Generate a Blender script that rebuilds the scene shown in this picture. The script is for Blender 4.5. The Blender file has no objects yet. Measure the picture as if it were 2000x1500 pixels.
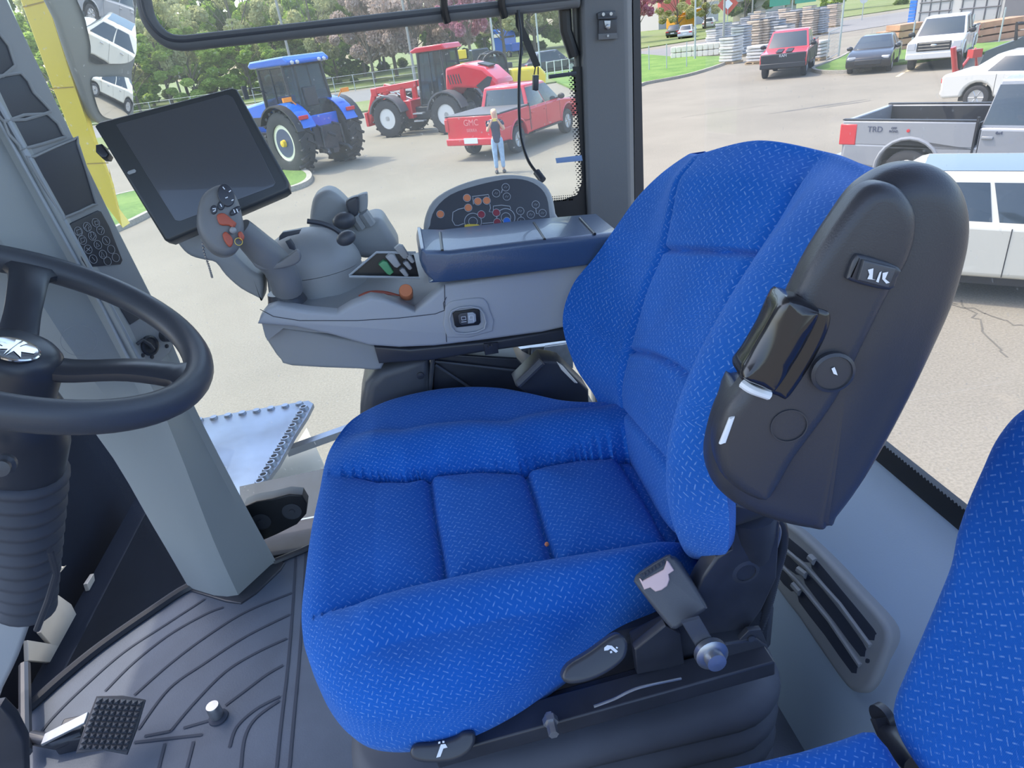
import bpy, bmesh, math, random
import numpy as np
from mathutils import Vector, Matrix
sc = bpy.context.scene
col = sc.collection
PI = math.pi
rnd = random.Random(7)

# ------------------------------------------------------------------ camera
CAMH = 3.6
F_, P_, R_, YAW_ = 1300.0, math.radians(27.8), math.radians(7.5), math.radians(6.0)
_h = Vector((math.sin(YAW_), math.cos(YAW_), 0)); _r0 = Vector((math.cos(YAW_), -math.sin(YAW_), 0)); _z = Vector((0, 0, 1))
CD = _h*math.cos(P_) - _z*math.sin(P_)
_u0 = _h*math.sin(P_) + _z*math.cos(P_)
CR = _r0*math.cos(R_) - _u0*math.sin(R_)
CU = _u0*math.cos(R_) + _r0*math.sin(R_)
CAMP = Vector((0, 0, CAMH))
cam = bpy.data.cameras.new('camera'); camo = bpy.data.objects.new('camera', cam); col.objects.link(camo)
m = Matrix((CR, CU, -CD)).transposed().to_4x4(); m.translation = CAMP; camo.matrix_world = m
cam.sensor_fit = 'HORIZONTAL'; cam.sensor_width = 36.0; cam.lens = 36.0*F_/2000; cam.clip_start = .02; cam.clip_end = 900
sc.camera = camo

# ------------------------------------------------------------------ light
SUN_DIR = Vector((-.42, .30, .86)).normalized()
w = bpy.data.worlds.new('sky'); sc.world = w; w.use_nodes = True
nt = w.node_tree; nt.nodes.clear()
sky = nt.nodes.new('ShaderNodeTexSky'); sky.sky_type = 'NISHITA'; sky.sun_disc = False
sky.sun_elevation = math.asin(SUN_DIR.z); sky.sun_rotation = math.atan2(SUN_DIR.x, SUN_DIR.y)
sky.air_density = 1.0; sky.dust_density = 2.5; sky.ozone_density = 1.0
bg = nt.nodes.new('ShaderNodeBackground'); bg.inputs[1].default_value = 0.42
wo = nt.nodes.new('ShaderNodeOutputWorld'); nt.links.new(sky.outputs[0], bg.inputs[0]); nt.links.new(bg.outputs[0], wo.inputs[0])
sl = bpy.data.lights.new('sun', 'SUN'); sl.energy = 2.4; sl.angle = math.radians(.6); sl.color = (1, .91, .76)
so = bpy.data.objects.new('sun', sl); col.objects.link(so); so.rotation_euler = (SUN_DIR).to_track_quat('Z', 'Y').to_euler(); so.location = (0, 0, 30)
vs = sc.view_settings; vs.view_transform = 'Standard'; vs.look = 'None'; vs.exposure = 0.45; vs.gamma = 1; vs.use_curve_mapping = False

# ------------------------------------------------------------------ pixel -> point on a real plane
def ray(x, y): return CD + CR*((x-1000)/F_) - CU*((y-750)/F_)
def V(x, y, z): return Vector((x, y, z + CAMH))          # z is given relative to eye height
def pY(x, y, Y): v = ray(x, y); return CAMP + v*(Y/v.y)
def pX(x, y, X): v = ray(x, y); return CAMP + v*(X/v.x)
def pZ(x, y, z): v = ray(x, y); return CAMP + v*(z/v.z)   # z relative to eye
def pP(x, y, P, n): v = ray(x, y); return CAMP + v*((P-CAMP).dot(n)/v.dot(n))

# ------------------------------------------------------------------ naming / tags
ORG = {}
def tag(o, label=None, cat=None, group=None, kind=None):
    if label: o['label'] = label
    if cat: o['category'] = cat
    if group: o['group'] = group
    if kind: o['kind'] = kind
    return o
def thing(name, label, cat, loc=(0,0,0), rotz=0, group=None, local=False):
    o = bpy.data.objects.new(name, None); col.objects.link(o); o.location = loc; o.rotation_euler = (0,0,rotz); o.empty_display_size = .1
    ORG[o.name] = Vector((0,0,0)) if local else Vector(loc)
    return tag(o, label, cat, group)
def copy_tree(o, parent=None):
    c = o.copy(); col.objects.link(c); c.parent = parent
    for ch in list(o.children): copy_tree(ch, c)
    return c

# ------------------------------------------------------------------ mesh builder
def frame_of(d):
    d = d.normalized(); a = Vector((0,0,1)) if abs(d.z) < .9 else Vector((1,0,0))
    u = d.cross(a).normalized(); return u, d.cross(u).normalized()
class MB:
    def __init__(s): s.v = []; s.f = []; s.m = []; s.uv = None
    def add(s, vs, fs, mi=0):
        k = len(s.v); s.v += [Vector(p) for p in vs]; s.f += [tuple(i+k for i in f) for f in fs]; s.m += [mi]*len(fs); return s
    def box(s, c, d, rot=None, mi=0):
        c = Vector(c); x, y, z = d[0]/2, d[1]/2, d[2]/2
        P = [Vector((a*x, b*y, e*z)) for a in (-1,1) for b in (-1,1) for e in (-1,1)]
        if rot is not None: P = [rot @ p for p in P]
        return s.add([c+p for p in P], [(0,1,3,2),(4,6,7,5),(0,4,5,1),(2,3,7,6),(0,2,6,4),(1,5,7,3)], mi)
    def tube(s, pts, r, n=12, closed=False, caps=True, mi=0):
        pts = [Vector(p) for p in pts]; N = len(pts); rs = r if isinstance(r, (list, tuple)) else [r]*N
        V_ = []; u = None
        for i, p in enumerate(pts):
            a = pts[(i-1) % N] if (closed or i > 0) else p; b = pts[(i+1) % N] if (closed or i < N-1) else p
            d = (b-a).normalized()
            if u is None: u, v = frame_of(d)
            else: u = (u - d*u.dot(d)).normalized(); v = d.cross(u)
            for k in range(n):
                t = 2*PI*k/n; V_.append(p + (u*math.cos(t)+v*math.sin(t))*rs[i])
        Fs = []
        for i in range(N if closed else N-1):
            j = (i+1) % N
            for k in range(n): Fs.append((i*n+k, i*n+(k+1)%n, j*n+(k+1)%n, j*n+k))
        if caps and not closed: Fs += [tuple(range(n))[::-1], tuple((N-1)*n+k for k in range(n))]
        return s.add(V_, Fs, mi)
    def cyl(s, a, b, r, r2=None, n=20, mi=0): return s.tube([a, b], [r, r if r2 is None else r2], n, mi=mi)
    def lathe(s, prof, c, ax=(0,0,1), n=32, mi=0, closed=False):
        c = Vector(c); ax = Vector(ax).normalized(); u, v = frame_of(ax); V_ = []; K = len(prof)
        for r, h in prof:
            for k in range(n):
                t = 2*PI*k/n; V_.append(c + ax*h + (u*math.cos(t)+v*math.sin(t))*max(r, 1e-5))
        Fs = []
        for i in range(K if closed else K-1):
            j = (i+1) % K
            for k in range(n): Fs.append((i*n+k, i*n+(k+1)%n, j*n+(k+1)%n, j*n+k))
        if not closed: Fs += [tuple(range(n))[::-1], tuple((K-1)*n+k for k in range(n))]
        return s.add(V_, Fs, mi)
    def prism(s, pts, vec, mi=0):
        pts = [Vector(p) for p in pts]; n = len(pts); vec = Vector(vec)
        return s.add(pts + [p+vec for p in pts], [tuple(range(n)), tuple(range(2*n-1, n-1, -1))] + [(i, (i+1)%n+0, (i+1)%n+n, i+n)[::-1] for i in range(n)], mi)
    def ball(s, c, r, n=16, mi=0, rot=None):
        c = Vector(c); r = (r,r,r) if isinstance(r, (int,float)) else r; V_ = []; K = n//2
        for i in range(K+1):
            a = -PI/2 + PI*i/K; a = max(-PI/2+1e-3, min(PI/2-1e-3, a))
            for k in range(n):
                t = 2*PI*k/n; p = Vector((r[0]*math.cos(a)*math.cos(t), r[1]*math.cos(a)*math.sin(t), r[2]*math.sin(a)))
                V_.append(c + (rot @ p if rot is not None else p))
        Fs = [(i*n+k, i*n+(k+1)%n, (i+1)*n+(k+1)%n, (i+1)*n+k) for i in range(K) for k in range(n)]
        Fs += [tuple(range(n))[::-1], tuple(K*n+k for k in range(n))]
        return s.add(V_, Fs, mi)
    def loft(s, secs, closed=True, caps=True, mi=0):
        n = len(secs[0]); V_ = [p for q in secs for p in q]; Fs = []
        for i in range(len(secs)-1):
            for k in range(n if closed else n-1):
                Fs.append((i*n+k, i*n+(k+1)%n, (i+1)*n+(k+1)%n, (i+1)*n+k))
        if caps and closed: Fs += [tuple(range(n))[::-1], tuple((len(secs)-1)*n+k for k in range(n))]
        return s.add(V_, Fs, mi)
    def slab(s, pts, n, T, R=.01, sm=0, k=4, dome=0, mi=0, back=True):
        """solid slab: outline pts lie in a plane with unit normal n (towards the viewer side), thickness T behind, edges rounded by R"""
        n = Vector(n).normalized(); pts = [Vector(p) for p in pts]; nw = Vector()
        for i_ in range(len(pts)): nw += pts[i_-1].cross(pts[i_])
        if nw.length > 1e-12: nw.normalize(); n = nw if nw.dot(n) > 0 else -nw
        if sm: pts = smooth_loop(pts, sm)
        c = sum(pts, Vector())/len(pts); u, v = frame_of(n)
        q = [((p-c).dot(u), (p-c).dot(v)) for p in pts]; N = len(q)
        A = sum(q[i][0]*q[(i+1)%N][1]-q[(i+1)%N][0]*q[i][1] for i in range(N))
        if A < 0: q = q[::-1]
        nn = []
        for i in range(N):
            a = q[i-1]; b = q[(i+1)%N]; dx, dy = b[0]-a[0], b[1]-a[1]; L = math.hypot(dx, dy) or 1; nn.append((-dy/L, dx/L))
        rad = []
        for i in range(N):
            ax_, ay_ = q[i][0]-q[i-1][0], q[i][1]-q[i-1][1]; bx_, by_ = q[(i+1)%N][0]-q[i][0], q[(i+1)%N][1]-q[i][1]
            la, lb = math.hypot(ax_, ay_), math.hypot(bx_, by_); th = math.atan2(ax_*by_-ay_*bx_, ax_*bx_+ay_*by_)
            rad.append(.75*min(la, lb)/th if th > .12 else 1e9)
            if sm: rad[-1] = max(rad[-1], .002)
        for _ in range(3 if sm else 1): rad = [min(rad[i], (rad[i-1]+.0)*1.25+.0005, rad[(i+1)%N]*1.25+.0005) for i in range(N)]
        fac = [min(1, rad[i]/R) if R > 0 else 1 for i in range(N)]
        rings = []
        for i in range(k+1):
            t = PI/2*i/k; ins = R*(1-math.sin(t)); h = -R*(1-math.cos(t)) 
            rings.append((ins, h))
        if back: rings += [(a, -T-b) for a, b in rings[::-1]] if T > 2*R else [(0, -T)]
        else: rings.append((0, -T))
        P = []
        for ins, h in rings:
            for i in range(N): P.append(c + u*(q[i][0]+nn[i][0]*ins*fac[i]) + v*(q[i][1]+nn[i][1]*ins*fac[i]) + n*h)
        K = len(rings); Fs = [(i*N+j, (i+1)*N+j, (i+1)*N+(j+1)%N, i*N+(j+1)%N) for i in range(K-1) for j in range(N)]
        if dome:
            base = len(P); M = 5
            for r_ in range(1, M):
                f = 1-r_/M
                for i in range(N): P.append(c + (P[i]-c)*f + n*(dome*(1-f*f) - (P[i]-c).dot(n)*f*0))
            P.append(c + n*dome); prev = 0
            for r_ in range(1, M):
                cur = base+(r_-1)*N
                Fs += [(prev+j, prev+(j+1)%N, cur+(j+1)%N, cur+j) for j in range(N)]; prev = cur
            Fs += [(prev+j, prev+(j+1)%N, len(P)-1) for j in range(N)]
        else: Fs.append(tuple(range(N)))
        Fs.append(tuple((K-1)*N+j for j in range(N))[::-1])
        return s.add(P, Fs, mi)
    def build(s, name, mats, parent=None, bevel=0, seg=2, sub=0, loc=None, flat=False, ang=.6, label=None, fix=True):
        me = bpy.data.meshes.new(name)
        if parent is not None: org = ORG.get(parent.name, Vector((0,0,0)))
        elif loc is not None: org = Vector(loc)
        else:
            a = np.array([tuple(p) for p in s.v]); org = Vector(((a[:,0].min()+a[:,0].max())/2, (a[:,1].min()+a[:,1].max())/2, a[:,2].min()))
        me.from_pydata([p-org for p in s.v], [], s.f)
        mats = mats if isinstance(mats, (list, tuple)) else [mats]
        for mm in mats: me.materials.append(mm)
        if len(mats) > 1: me.polygons.foreach_set('material_index', s.m)
        if s.uv is not None:
            ul = me.uv_layers.new(name='UVMap'); idx = np.empty(len(me.loops), dtype=np.int32); me.loops.foreach_get('vertex_index', idx)
            ul.data.foreach_set('uv', np.array(s.uv, dtype=np.float32)[idx].ravel())
        if fix:
            bm = bmesh.new(); bm.from_mesh(me); bmesh.ops.recalc_face_normals(bm, faces=bm.faces); bm.to_mesh(me); bm.free()
        if not flat:
            me.polygons.foreach_set('use_smooth', [True]*len(me.polygons))
            if not sub: me.set_sharp_from_angle(angle=ang)
        me.update()
        o = bpy.data.objects.new(name, me); col.objects.link(o)
        if parent is not None: o.parent = parent; ORG[o.name] = org
        else: o.location = org; ORG[o.name] = org
        if bevel:
            b = o.modifiers.new('bevel', 'BEVEL'); b.width = bevel; b.segments = seg; b.limit_method = 'ANGLE'; b.angle_limit = .6; b.harden_normals = False
        if sub:
            b = o.modifiers.new('sub', 'SUBSURF'); b.levels = sub; b.render_levels = sub
        if label: o['label'] = label
        return o
def cr(p0, p1, p2, p3, t):
    return .5*((2*p1) + (p2-p0)*t + (2*p0-5*p1+4*p2-p3)*t*t + (3*p1-p0-3*p2+p3)*t*t*t)
def smooth_loop(pts, k=4):
    n = len(pts); return [cr(pts[i-1], pts[i], pts[(i+1)%n], pts[(i+2)%n], j/k) for i in range(n) for j in range(k)]
def smooth_path(pts, k=4):
    pts = [Vector(p) for p in pts]; n = len(pts); o = []
    for i in range(n-1):
        a = pts[max(i-1,0)]; b = pts[i]; c = pts[i+1]; d = pts[min(i+2,n-1)]
        o += [cr(a, b, c, d, j/k) for j in range(k)]
    return o + [pts[-1]]
def circ(c, n, r, k=24, r2=None, up=None):
    n = Vector(n).normalized(); u, v = frame_of(n)
    if up is not None: v = (Vector(up)-n*n.dot(Vector(up))).normalized(); u = v.cross(n)
    return [Vector(c)+u*math.cos(2*PI*i/k)*r+v*math.sin(2*PI*i/k)*(r2 or r) for i in range(k)]
def ring_on(mb, c, n, r, wd, T=.001, k=24, mi=0):
    n = Vector(n).normalized(); a = circ(c, n, r, k); b = circ(c, n, r-wd, k)
    P = [p+n*T for p in a]+[p+n*T for p in b]+a+b
    mb.add(P, [(i,(i+1)%k,(i+1)%k+k,i+k) for i in range(k)]+[(i,(i+1)%k,(i+1)%k+2*k,i+2*k) for i in range(k)]+[(i+k,(i+1)%k+k,(i+1)%k+3*k,i+3*k) for i in range(k)], mi)
def stroke(mb, pts, n, wd, T=.001, mi=0, closed=False):
    n = Vector(n).normalized(); pts = [Vector(p) for p in pts]; N = len(pts); L = []; R2 = []
    for i, p in enumerate(pts):
        a = pts[i-1] if (i > 0 or closed) else p; b = pts[(i+1)%N] if (i < N-1 or closed) else p
        d = (b-a).normalized(); s_ = d.cross(n).normalized()*wd/2; L.append(p+s_+n*T); R2.append(p-s_+n*T)
    k = N if closed else N-1
    mb.add(L+R2, [(i, (i+1)%N, (i+1)%N+N, i+N) for i in range(k)], mi)

# ------------------------------------------------------------------ materials
def mat(name, colr, rough=.5, metal=0, spec=.5, bump=0, bscale=200, noise=0, nscale=8, coat=0, emit=None, estr=1, sheen=0):
    mt = bpy.data.materials.new(name); mt.use_nodes = True; n = mt.node_tree; b = n.nodes['Principled BSDF']
    b.inputs['Base Color'].default_value = (*colr, 1); b.inputs['Roughness'].default_value = rough; b.inputs['Metallic'].default_value = metal
    b.inputs['Specular IOR Level'].default_value = spec; b.inputs['Coat Weight'].default_value = coat
    if sheen: b.inputs['Sheen Weight'].default_value = sheen
    if emit: b.inputs['Emission Color'].default_value = (*emit, 1); b.inputs['Emission Strength'].default_value = estr
    if noise:
        tc = n.nodes.new('ShaderNodeTexCoord'); nz = n.nodes.new('ShaderNodeTexNoise'); nz.inputs['Scale'].default_value = nscale; nz.inputs['Detail'].default_value = 6
        n.links.new(tc.outputs['Object'], nz.inputs['Vector'])
        mx = n.nodes.new('ShaderNodeMix'); mx.data_type = 'RGBA'
        mx.inputs[6].default_value = (*[c*(1-noise) for c in colr], 1); mx.inputs[7].default_value = (*[min(1, c*(1+noise)) for c in colr], 1)
        n.links.new(nz.outputs['Fac'], mx.inputs[0]); n.links.new(mx.outputs[2], b.inputs['Base Color'])
    if bump:
        tc = n.nodes.new('ShaderNodeTexCoord'); nz = n.nodes.new('ShaderNodeTexNoise'); nz.inputs['Scale'].default_value = bscale; nz.inputs['Detail'].default_value = 2
        n.links.new(tc.outputs['Object'], nz.inputs['Vector'])
        bp = n.nodes.new('ShaderNodeBump'); bp.inputs['Strength'].default_value = bump; bp.inputs['Distance'].default_value = .001
        n.links.new(nz.outputs['Fac'], bp.inputs['Height']); n.links.new(bp.outputs[0], b.inputs['Normal'])
    return mt
class NB:
    """tiny node expression helper"""
    def __init__(s, mt): s.t = mt.node_tree; s.n = mt.node_tree.nodes; s.l = mt.node_tree.links
    def math(s, op, a, b=None, c=None):
        q = s.n.new('ShaderNodeMath'); q.operation = op
        for i, x in enumerate((a, b, c)):
            if x is None: continue
            if isinstance(x, (int, float)): q.inputs[i].default_value = x
            else: s.l.new(x, q.inputs[i])
        return q.outputs[0]
    def mix(s, f, a, b):
        q = s.n.new('ShaderNodeMix'); q.data_type = 'RGBA'
        for i, x in ((0, f), (6, a), (7, b)):
            if isinstance(x, tuple): q.inputs[i].default_value = (*x, 1)
            elif isinstance(x, (int, float)): q.inputs[i].default_value = x
            else: s.l.new(x, q.inputs[i])
        return q.outputs[2]
    def noise(s, vec, sc_, det=4, rough=.5):
        q = s.n.new('ShaderNodeTexNoise'); q.inputs['Scale'].default_value = sc_; q.inputs['Detail'].default_value = det; q.inputs['Roughness'].default_value = rough
        s.l.new(vec, q.inputs['Vector']); return q.outputs['Fac']
    def ramp(s, f, lo, hi):
        q = s.n.new('ShaderNodeMapRange'); s.l.new(f, q.inputs[0]); q.inputs[1].default_value = lo; q.inputs[2].default_value = hi; return q.outputs[0]
    def bump(s, h, st, dist):
        q = s.n.new('ShaderNodeBump'); q.inputs['Strength'].default_value = st; q.inputs['Distance'].default_value = dist; s.l.new(h, q.inputs['Height']); return q.outputs[0]

def fabric_mat():
    mt = bpy.data.materials.new('blue woven seat fabric'); mt.use_nodes = True; B = NB(mt); b = B.n['Principled BSDF']
    tc = B.n.new('ShaderNodeTexCoord'); mp = B.n.new('ShaderNodeMapping'); mp.inputs['Rotation'].default_value = (0, 0, math.radians(38)); B.l.new(tc.outputs['UV'], mp.inputs[0])
    sp = B.n.new('ShaderNodeSeparateXYZ'); B.l.new(mp.outputs[0], sp.inputs[0])
    C = 1/.0070
    x = B.math('MULTIPLY', sp.outputs[0], C); y = B.math('MULTIPLY', sp.outputs[1], C)
    ix = B.math('FLOOR', x); iy = B.math('FLOOR', y); fx = B.math('FRACT', x); fy = B.math('FRACT', y)
    par = B.math('FLOORED_MODULO', B.math('ADD', ix, iy), 2)
    ax = B.math('ABSOLUTE', B.math('SUBTRACT', fx, .5)); ay = B.math('ABSOLUTE', B.math('SUBTRACT', fy, .5))
    h = B.math('MULTIPLY', B.math('LESS_THAN', ax, .42), B.math('LESS_THAN', ay, .085))
    v = B.math('MULTIPLY', B.math('LESS_THAN', ay, .42), B.math('LESS_THAN', ax, .085))
    d = B.math('ADD', B.math('MULTIPLY', h, par), B.math('MULTIPLY', v, B.math('SUBTRACT', 1, par)))
    nz = B.noise(mp.outputs[0], 260, 2); d = B.math('MULTIPLY', d, B.ramp(nz, .36, .62))
    wv = B.math('MULTIPLY', B.math('SINE', B.math('MULTIPLY', sp.outputs[0], 3600)), B.math('SINE', B.math('MULTIPLY', sp.outputs[1], 3600)))
    base = B.mix(B.ramp(B.noise(mp.outputs[0], 9, 3), .3, .7), (.007, .096, .42), (.011, .12, .50))
    base = B.mix(B.math('MULTIPLY', B.ramp(wv, -.2, 1), .35), base, (.02, .13, .50))
    c = B.mix(B.math('MULTIPLY', d, .44), base, (.30, .48, .80))
    B.l.new(c, b.inputs['Base Color']); b.inputs['Roughness'].default_value = .92; b.inputs['Specular IOR Level'].default_value = .15
    b.inputs['Sheen Weight'].default_value = .25; b.inputs['Sheen Tint'].default_value = (.4, .6, 1, 1)
    B.l.new(B.bump(B.math('ADD', wv, B.math('MULTIPLY', d, 2)), .25, .0006), b.inputs['Normal'])
    return mt
def glass_mat(name, tint=(1,1,1), dust_haze=.05, refl=.5):
    mt = bpy.data.materials.new(name); mt.use_nodes = True; B = NB(mt); B.n.clear()
    out = B.n.new('ShaderNodeOutputMaterial'); tr = B.n.new('ShaderNodeBsdfTransparent'); tr.inputs[0].default_value = (*tint, 1)
    gl = B.n.new('ShaderNodeBsdfGlossy'); gl.inputs['Roughness'].default_value = .02
    fr = B.n.new('ShaderNodeFresnel'); fr.inputs[0].default_value = 1.45
    m1 = B.n.new('ShaderNodeMixShader'); B.l.new(B.math('MULTIPLY', fr.outputs[0], refl), m1.inputs[0]); B.l.new(tr.outputs[0], m1.inputs[1]); B.l.new(gl.outputs[0], m1.inputs[2])
    if dust_haze:  # dust specks plus a pale film standing in for glare haze
        df = B.n.new('ShaderNodeBsdfDiffuse'); df.inputs[0].default_value = (.9, .9, .88, 1); tl = B.n.new('ShaderNodeBsdfTranslucent'); tl.inputs[0].default_value = (.9, .9, .86, 1)
        m0 = B.n.new('ShaderNodeMixShader'); m0.inputs[0].default_value = .5; B.l.new(df.outputs[0], m0.inputs[1]); B.l.new(tl.outputs[0], m0.inputs[2])
        tc = B.n.new('ShaderNodeTexCoord'); nz = B.noise(tc.outputs['Object'], 3, 4); n2 = B.noise(tc.outputs['Object'], 130, 2)
        f = B.math('ADD', B.math('MULTIPLY', nz, dust_haze*2), B.math('MULTIPLY', B.ramp(n2, .70, .76), dust_haze*4))
        m2 = B.n.new('ShaderNodeMixShader'); B.l.new(f, m2.inputs[0]); B.l.new(m1.outputs[0], m2.inputs[1]); B.l.new(m0.outputs[0], m2.inputs[2]); m1 = m2
    B.l.new(m1.outputs[0], out.inputs[0]); return mt
FAB = fabric_mat()
M = dict(
 dark=mat('charcoal plastic', (.060,.066,.080), .42, bump=.15, bscale=900),
 dark2=mat('black plastic', (.036,.040,.052), .35),
 black=mat('black painted steel', (.028,.031,.042), .38, noise=.5, nscale=30),
 rubber=mat('black rubber bellows', (.065,.072,.092), .6, noise=.35, nscale=14),
 grey=mat('light grey cab plastic', (.37,.39,.415), .5, bump=.12, bscale=700),
 grey2=mat('mid grey cab plastic', (.30,.315,.325), .5, bump=.12, bscale=700),
 jgrey=mat('joystick grey plastic', (.17,.175,.18), .45, bump=.12, bscale=800), arm=mat('black moulded armrest', (.038,.040,.050), .36, bump=.15, bscale=900), gloss=mat('gloss black grip', (.014,.014,.018), .2, coat=.3), post=mat('grey green post plastic', (.36,.385,.385), .5, bump=.12, bscale=700), lid=mat('black vinyl with sky tint', (.045,.080,.15), .34, spec=.8, coat=.25, bump=.25, bscale=500), ledge=mat('grey ledge plastic with sky light', (.42,.53,.66), .5, bump=.1, bscale=500),  # lid and ledge colours carry the blue of reflected and falling sky light
 lgrey=mat('pale grey trim plastic', (.38,.42,.46), .5, bump=.1, bscale=600),
 pillar=mat('slate pillar trim', (.13,.138,.15), .6, bump=.2, bscale=500),
 mat_=mat('rubber floor mat', (.080,.102,.145), .62, noise=.35, nscale=9, bump=.4, bscale=300),
 groove=mat('mat groove', (.035,.045,.07), .8),
 screen=mat('screen glass', (.070,.076,.086), .22, coat=.6),  # base lightened to stand in for haze over the screen
 frame=mat('monitor bezel', (.045,.050,.054), .4),
 orange=mat('orange plastic', (.65,.22,.10), .45),
 red=mat('dull red button', (.42,.09,.05), .45),
 chrome=mat('chrome', (.75,.77,.8), .12, 1),
 steel=mat('zinc steel', (.42,.43,.45), .35, .9, noise=.3, nscale=60),
 white=mat('white print', (.75,.78,.82), .6),
 pale=mat('grey print', (.38,.40,.44), .6),
 green=mat('green switch', (.10,.35,.17), .45),
 amber=mat('amber plastic', (.9,.28,.02), .3),
 buckle=mat('pink buckle button', (.62,.45,.45), .45),
 blueb=mat('blue button', (.03,.16,.62), .4),
 maroon=mat('maroon button', (.26,.04,.06), .4),
 yellow=mat('yellow sticker', (.75,.55,.08), .5),
 strap=mat('webbing', (.05,.05,.055), .8, bump=.4, bscale=900),
 frit=mat('black window frit', (.012,.014,.018), .4),
 glass=glass_mat('cab window glass', (.97,1,.99), .055),
 beltw=mat('cream webbing', (.72,.68,.60), .7),
)
# ================================================================== DRIVER SEAT
seat = thing('driver_seat', 'blue woven fabric driver seat with raised black armrest and rubber bellows base', 'seat', V(.08,.66,-1.0))
def cushion_mesh():
    out = [(603,1260),(606,1150),(614,1060),(626,980),(638,905),(655,860),(690,818),(750,786),(830,765),(900,757),(970,758),(1030,768),(1100,783),(1170,786)]
    near = [(1376,1120),(1345,1175),(1295,1213),(1215,1248),(1150,1290),(1090,1335),(1020,1385),(930,1430),(840,1455),(760,1462),(700,1448),(655,1405),(622,1340)]
    L = [Vector((q.x, q.y, CAMH+zz_)) for q, zz_ in ((pZ(603,1260,-.572),-.545),(pZ(606,1150,-.558),-.54),(pZ(614,1060,-.545),-.53),(pZ(626,980,-.535),-.525),(pZ(638,905,-.525),-.52))] + [pZ(x, y, -.505) for x, y in out[5:]] + [V(.285,.86,-.53), V(.295,.75,-.54), V(.285,.62,-.55), V(.275,.5,-.55)] + [Vector((q.x, q.y, CAMH-.545)) for q in (pZ(x, y, -.585) for x, y in near)]
    P = smooth_loop(L, 8); N = len(P)
    c = V(.03,.66,-.52); RN = 110
    # seams in plan
    nearS = [pZ(x, y, -.51) for x, y in ((605,1197),(640,1188),(800,1143),(960,1108),(1120,1082),(1300,1052),(1345,1040))]
    farS = [pZ(x, y, -.505) for x, y in ((625,915),(700,908),(790,910),(850,897),(930,890),(1010,893),(1060,878),(1130,866),(1200,862),(1260,850))]
    def interp(S, x):
        if x <= S[0].x: return S[0].y
        for a, b in zip(S[:-1], S[1:]):
            if x <= b.x: return a.y + (b.y-a.y)*(x-a.x)/(b.x-a.x)
        return S[-1].y
    crs = [[pZ(x, y, -.515) for x, y in q] for q in (((832,900),(842,980),(858,1070),(868,1150)), ((1018,888),(1042,960),(1062,1030),(1088,1100)), ((1196,862),(1235,920),(1270,975),(1312,1052)))]
    def crx(S, y):
        S2 = S[::-1]
        if y <= S2[0].y: return S2[0].x
        for a, b in zip(S2[:-1], S2[1:]):
            if y <= b.y: return a.x + (b.x-a.x)*(y-a.y)/(b.y-a.y)
        return S2[-1].x
    def g(d, w_): return math.exp(-(d/w_)**2)
    def height(x, y):
        yn, yf = interp(nearS, x), interp(farS, x)
        h = 0
        if yn < y < yf:                                  # centre panels
            t = (y-yn)/(yf-yn); h = -.022
            xs = [crx(S, y) for S in crs]
            e = min([abs(x-q) for q in xs] + [(y-yn)*.9, (yf-y)*.9])
            h += .014*(1-math.exp(-e/.022))
            for q in xs[:2]: h -= .007*g(x-q, .0045)
            if x > xs[2]: h -= .004 + .02*min(1, (x-xs[2])/.03)
            else: h -= .007*g(x-xs[2], .0045)
        dn, df = y-yn, y-yf
        h -= .007*g(dn, .008) + .007*g(df, .008)
        if dn < 0: h += .016*math.sin(min(1, -dn/.075)*PI)
        if df > 0: h += .024*math.sin(min(1, df/.085)*PI/1.15)
        h -= .03*max(0, (-x-.10)/.12)**2
        return h*min(1, max(0, (x-xmin)/.085))**1.5
    xmin = min(p.x for p in P); V_ = []; UV = []
    rings = [(1-(i/RN)) for i in range(RN)]
    prof = []
    for s_ in rings: prof.append(s_)
    # underside rings first
    for sc_, dz in ((.80, -.062), (.93, -.060), (.985, -.052), (1.0, -.038), (1.002, -.02)):
        for j in range(N):
            p = P[j]; q = Vector((c.x+(p.x-c.x)*sc_, c.y+(p.y-c.y)*sc_, p.z+dz)); V_.append(q); UV.append((q.x+(p.x-c.x)*.3-(p.x-c.x)*dz*3, q.y+(p.y-c.y)*.3-(p.y-c.y)*dz*3))
    for s_ in rings:
        for j in range(N):
            p = P[j]; x = c.x+(p.x-c.x)*s_; y = c.y+(p.y-c.y)*s_
            R0 = .16; e = (1-s_)/R0
            edge = 1 if e >= 1 else math.sqrt(max(0, 1-(1-e)**2))
            zb = c.z + .012; zt = zb + height(x, y)
            z = (p.z-.0) + (zt-p.z)*edge
            dd_ = Vector((x-c.x, y-c.y, 0)).normalized()*((zt-z) if e < 1 else 0)
            hh_ = (zt-zb)*max(0, min(1, (y-.66)/.08))*.9*min(1, e/.6)
            V_.append(Vector((x, y, z))); UV.append((x+dd_.x, y+dd_.y+hh_))
    V_.append(Vector((c.x, c.y, c.z+.012+height(c.x, c.y)))); UV.append((c.x, c.y))
    K = len(V_)//N; Fs = [(i*N+j, i*N+(j+1)%N, (i+1)*N+(j+1)%N, (i+1)*N+j) for i in range(K-1) for j in range(N)]
    Fs += [((K-1)*N+j, (K-1)*N+(j+1)%N, len(V_)-1) for j in range(N)]; Fs.append(tuple(range(N)))
    mb = MB(); mb.add(V_, Fs); mb.uv = UV; return mb
cushion_mesh().build('seat_cushion', FAB, seat, ang=1.4)

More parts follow.
